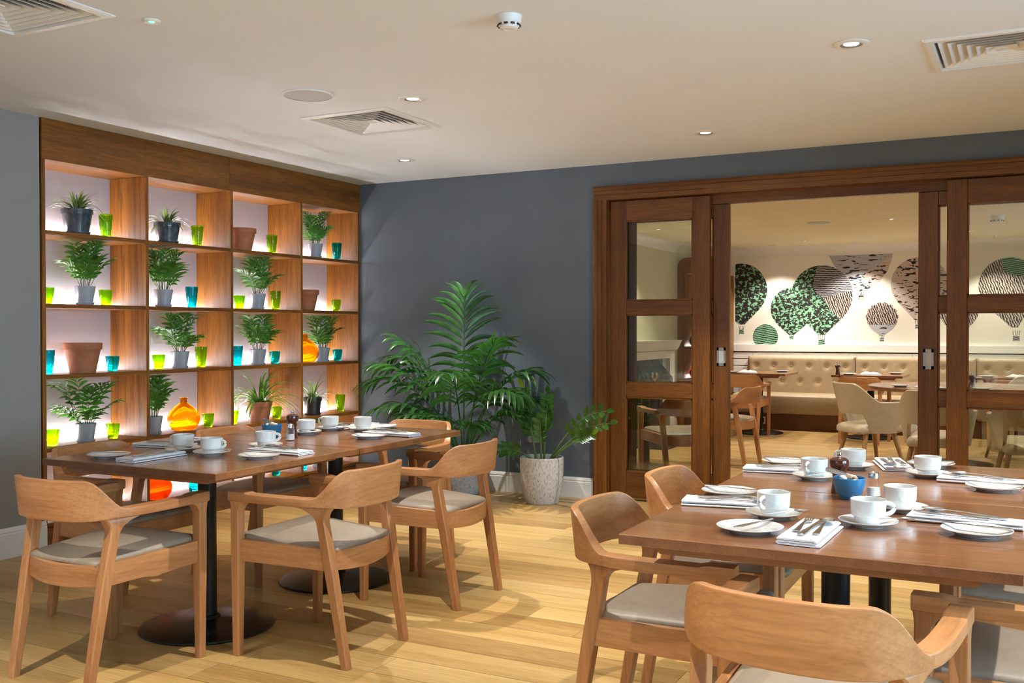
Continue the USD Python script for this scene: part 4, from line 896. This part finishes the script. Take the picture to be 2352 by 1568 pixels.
# shelves in the far corner
sc = thing('corner_shelves', 'tall arched wood shelf unit in the far corner of the back room', 'shelf unit', (0, 5.40, 0))
w0, w1 = RX0 + .002, RX0 + .47
obj('side_panel', bx(w1 - .03, w1, .0, .98, .0, 2.0), 'oak_z', sc); obj('side_panel', bx(w0, w0 + .09, 0, .98, 0, 2.0), 'oak_z', sc); obj('back', bx(w0, w1, .45, .48, 0, 2.0), 'oak_z', sc)
for z in (.15, .62, 1.03, 1.5): obj('shelf', bx(w0 + .09, w1 - .03, .0, .45, z, z + .03), 'oak_x', sc); obj('led_strip', bx(w0 + .1, w1 - .04, .435, .447, z + .031, z + .04), 'led_strip', sc, smooth=False, label='glowing white light strip')
arch = Polygon([(w0, 2.0), (w1, 2.0), (w1, 2.2)] + [(w0 + .12 - .12 * math.sin(a), 2.08 + .12 * math.cos(a)) for a in np.linspace(0, PI / 2, 8)])
obj('header', standing(arch, .05), 'oak_x', sc)
for z, lab, mt in ((1.531, 'dark olive glass jug on the upper corner shelf', 'olive_glass'), (1.061, 'olive glass jug on the middle corner shelf', 'olive_glass'), (.651, 'orange glass jug on the lower corner shelf', 'orange_glass')):
    t = thing('glass_jug', lab, 'vase', (1.275, 5.56, z)); obj('jug', lathe([(r * .95, z_ * .95) for r, z_ in [(0, .004), (.055, 0), (.078, .006), (.098, .035), (.110, .07), (.106, .10), (.088, .135), (.060, .165), (.036, .182), (.024, .192), (.0215, .205), (.028, .218), (.021, .226), (.0175, .205), (.034, .178), (.085, .132), (.107, .07), (.076, .010), (0, .009)]], 36), mt, t)
# fireplace
fp = thing('fireplace', 'cream stone fireplace with green marble hood and black hearth', 'fireplace', (RX0, 0, 0))
Y0, Y1 = 3.35, 4.92
obj('mantel_shelf', loft([[(0.0006, Y0 - o, z), (d, Y0 - o, z), (d, Y1 + o, z), (0.0006, Y1 + o, z)] for z, d, o in ((1.02, .10, .0), (1.03, .15, .01), (1.06, .17, .03), (1.10, .18, .05), (1.145, .20, .06), (1.15, .20, .06))]), 'mantel_stone', fp, smooth=40)
obj('surround', cat([bx(.0006, .12, Y0, Y0 + .17, 0.021, 1.02), bx(.0006, .12, Y1 - .17, Y1, .021, 1.02), bx(.0006, .12, Y0 + .17, Y1 - .17, .93, 1.02)]), 'mantel_stone', fp)
obj('marble_slip', cat([bx(.0006, .07, Y0 + .17, Y0 + .30, .021, .93), bx(.0006, .07, Y1 - .30, Y1 - .17, .021, .93)]), 'grille_grey', fp)
obj('hood', loft([[(.0006, Y0 + .30, z), (d, Y0 + .30 + e, z), (d, Y1 - .30 - e, z), (.0006, Y1 - .30, z)] for z, d, e in ((.64, .20, .0), (.70, .20, .0), (.93, .03, .12))]), 'green_marble', fp, smooth=False)
obj('firebox', bx(.0006, .03, Y0 + .30, Y1 - .30, .021, .64), 'firebox', fp); obj('hearth', bx(.0006, .62, Y0 - .2, Y1 + .1, .0006, .02, .002), 'slate', fp)
# tub chairs
def build_tub(lab):
    t = thing('tub_chair', lab, 'chair'); na = 61
    th = np.linspace(-2.35, 2.35, na)
    def prof(a):
        k = abs(a); top = .80 - .165 * sm(.55, 1.35, k) - .17 * sm(1.95, 2.35, k); bot = .52 - .17 * sm(.75, 1.05, k); return top, bot
    rings = []
    for a in th:
        top, bot = prof(a); rings.append([])
        for (z, o) in ((bot, .0), (bot + (top - bot) * .33, 0), (bot + (top - bot) * .66, 0), (top - .008, 0), (top, -.010), (top, -.026), (top - .008, -.036), (bot + (top - bot) * .5, -.036), (bot + .004, -.036)):
            h = (z - .35) / .45; R_ = .245 + .075 * h + o; sx, sy = R_ * 1.02, R_ * (1.0 + .12 * h)
            rings[-1].append((sx * math.sin(a), -sy * math.cos(a) + .02, z))
    obj('shell', loft(rings), 'cream_leather', t, smooth=50)
    obj('seat', seat_curve(cushion(.235, .20, .255, -.235, .36, .10)), 'cream_leather', t, smooth=True)
    for sx in (-1, 1):
        for sy in (-1, 1): obj('leg', tube([(sx * .235, sy * .215, .0006), (sx * .16, sy * .13, .372)], [.013, .024], 12), 'leg_oak', t)
    obj('seat_frame', bx(-.18, .18, -.17, .17, .345, .372, .004), 'black_pot', t)
    return t
tub = Kind(build_tub)
tub('cream tub chair seen from the side, left of the right sliding door', (3.80, 2.62, 0), R(-52), 'cream tub chairs')
tub('cream tub chair seen from behind through the right sliding door', (4.43, 1.80, 0), R(-4), 'cream tub chairs')
tub('cream tub chair behind the right fixed door at the picture edge', (5.10, 1.62, 0), R(10), 'cream tub chairs')
tub('cream tub chair on the far side of the round table', (5.02, 4.1, 0), R(150), 'cream tub chairs')
# things on the back room tables
def build_crumple(lab):
    t = thing('crumpled_napkin', lab, 'napkin'); n = 26; g = np.linspace(-1, 1, n); X, Yy = np.meshgrid(g, g); r2 = np.maximum(np.abs(X), np.abs(Yy))
    P3 = np.stack([X * 2.2, Yy * 2.2, 0 * X], -1); Z = .004 + .052 * meshkit.fbm(P3 + 3, 4, 2) * np.clip(1 - r2 ** 3, 0, 1)
    v = np.stack([X * .11, Yy * .075, Z], -1).reshape(-1, 3); f = []
    for i in range(n - 1):
        for j in range(n - 1): k = i * n + j; f += [(k, k + 1, k + n + 1), (k, k + n + 1, k + n)]
    top = trimesh.Trimesh(v, f, process=False); bot = top.copy(); bv = bot.vertices.copy(); bv[:, 2] = np.maximum(.0006, bv[:, 2] - .004); bot.vertices = bv; bot.invert()
    obj('cloth', cat([top, bot]), 'linen', t, smooth=True); return t
crumple = Kind(build_crumple)
crumple('white napkin with cutlery on the left bench table', (2.03, 5.18, ZT), .2, 'loose napkins in the back room'); crumple('white napkin on the bench table with the pepper mill', (3.45, 5.25, ZT), .3, 'loose napkins in the back room')
crumple('white napkin on the bench table behind the right glass', (4.97, 5.23, ZT), -.2, 'loose napkins in the back room'); crumple('white napkin on the round table behind the right door stile', (4.28, 2.92, .7426), .5, 'loose napkins in the back room')
for lab, x, y, z in (('side plate on the left bench table, near its corner', 2.36, 5.56, ZT), ('side plate on the left bench table, toward the door', 1.85, 5.13, ZT), ('side plate left of the napkin on the middle bench table', 3.22, 5.14, ZT), ('side plate right of the napkin on the middle bench table', 3.69, 5.54, ZT),
                     ('side plate on the round table by its left edge', 4.02, 2.98, .7426), ('side plate on the round table seen through the right glass', 4.72, 2.8, .7426), ('side plate on the right bench table', 5.2, 5.48, ZT), ('side plate left of the napkin on the right bench table', 4.68, 5.14, ZT)):
    plate(lab, (x, y, z), 0, 'side plates in the back room')
mill('pepper mill on the corner of the middle bench table', (3.10, 5.12, ZT), 0, 'pepper mills'); mill('pepper mill on the round table behind the right glass', (4.62, 3.12, .7426), 0, 'pepper mills'); shaker('salt shaker on the round table behind the right glass', (4.50, 3.05, .7426), 0, 'salt shakers')
for k, (x, y) in enumerate(((1.80, 1.75), (1.98, 1.92))):
    t = thing('wine_glass', 'clear stemmed glass on the table by the fireplace, ' + ('left' if k == 0 else 'right') + ' of two', 'glass', (x, y, ZT)); obj('glass', lathe([(0, 0), (.03, 0), (.03, .002), (.005, .005), (.004, .05), (.02, .065), (.03, .09), (.027, .13), (.026, .13), (.028, .09), (.018, .068), (0, .06)], 28), 'clear_glass', t)
BG = 'downlights in the back room ceiling'
for lab, x, y in (('back room downlight, leftmost above the mural', 2.134, 5.985), ('back room downlight, second above the mural', 2.632, 5.572), ('back room downlight above the lilac balloon', 3.148, 6.023), ('back room downlight nearest the opening', 3.877, 3.476), ('back room downlight seen through the right glass, left one', 4.489, 5.184), ('back room downlight seen through the right glass, right one', 4.737, 5.958), ('back room downlight above the fireplace', 1.50, 3.4)):
    downlight(lab, x, y, CEIL2, SPOT_B, WARM_B, 55, .05, BG)
for x, y in ((3.0, 1.4), (5.2, 1.6), (6.3, 3.5), (1.9, 1.6), (6.4, 5.6)): downlight('back room downlight out of sight', x, y, CEIL2, SPOT_B, WARM_B, 55, .05, 'back room downlights out of the frame')
t = thing('ceiling_speaker', 'grey round speaker in the back room ceiling', 'speaker', (3.174, 3.509, CEIL2)); obj('grille', lathe([(0, -.007), (.11, -.006), (.115, -.001), (0, -.001)], 40), 'grille_grey', t)
detector('smoke detector on the back room ceiling behind the right glass', 4.81, 3.675, CEIL2, 1.3)
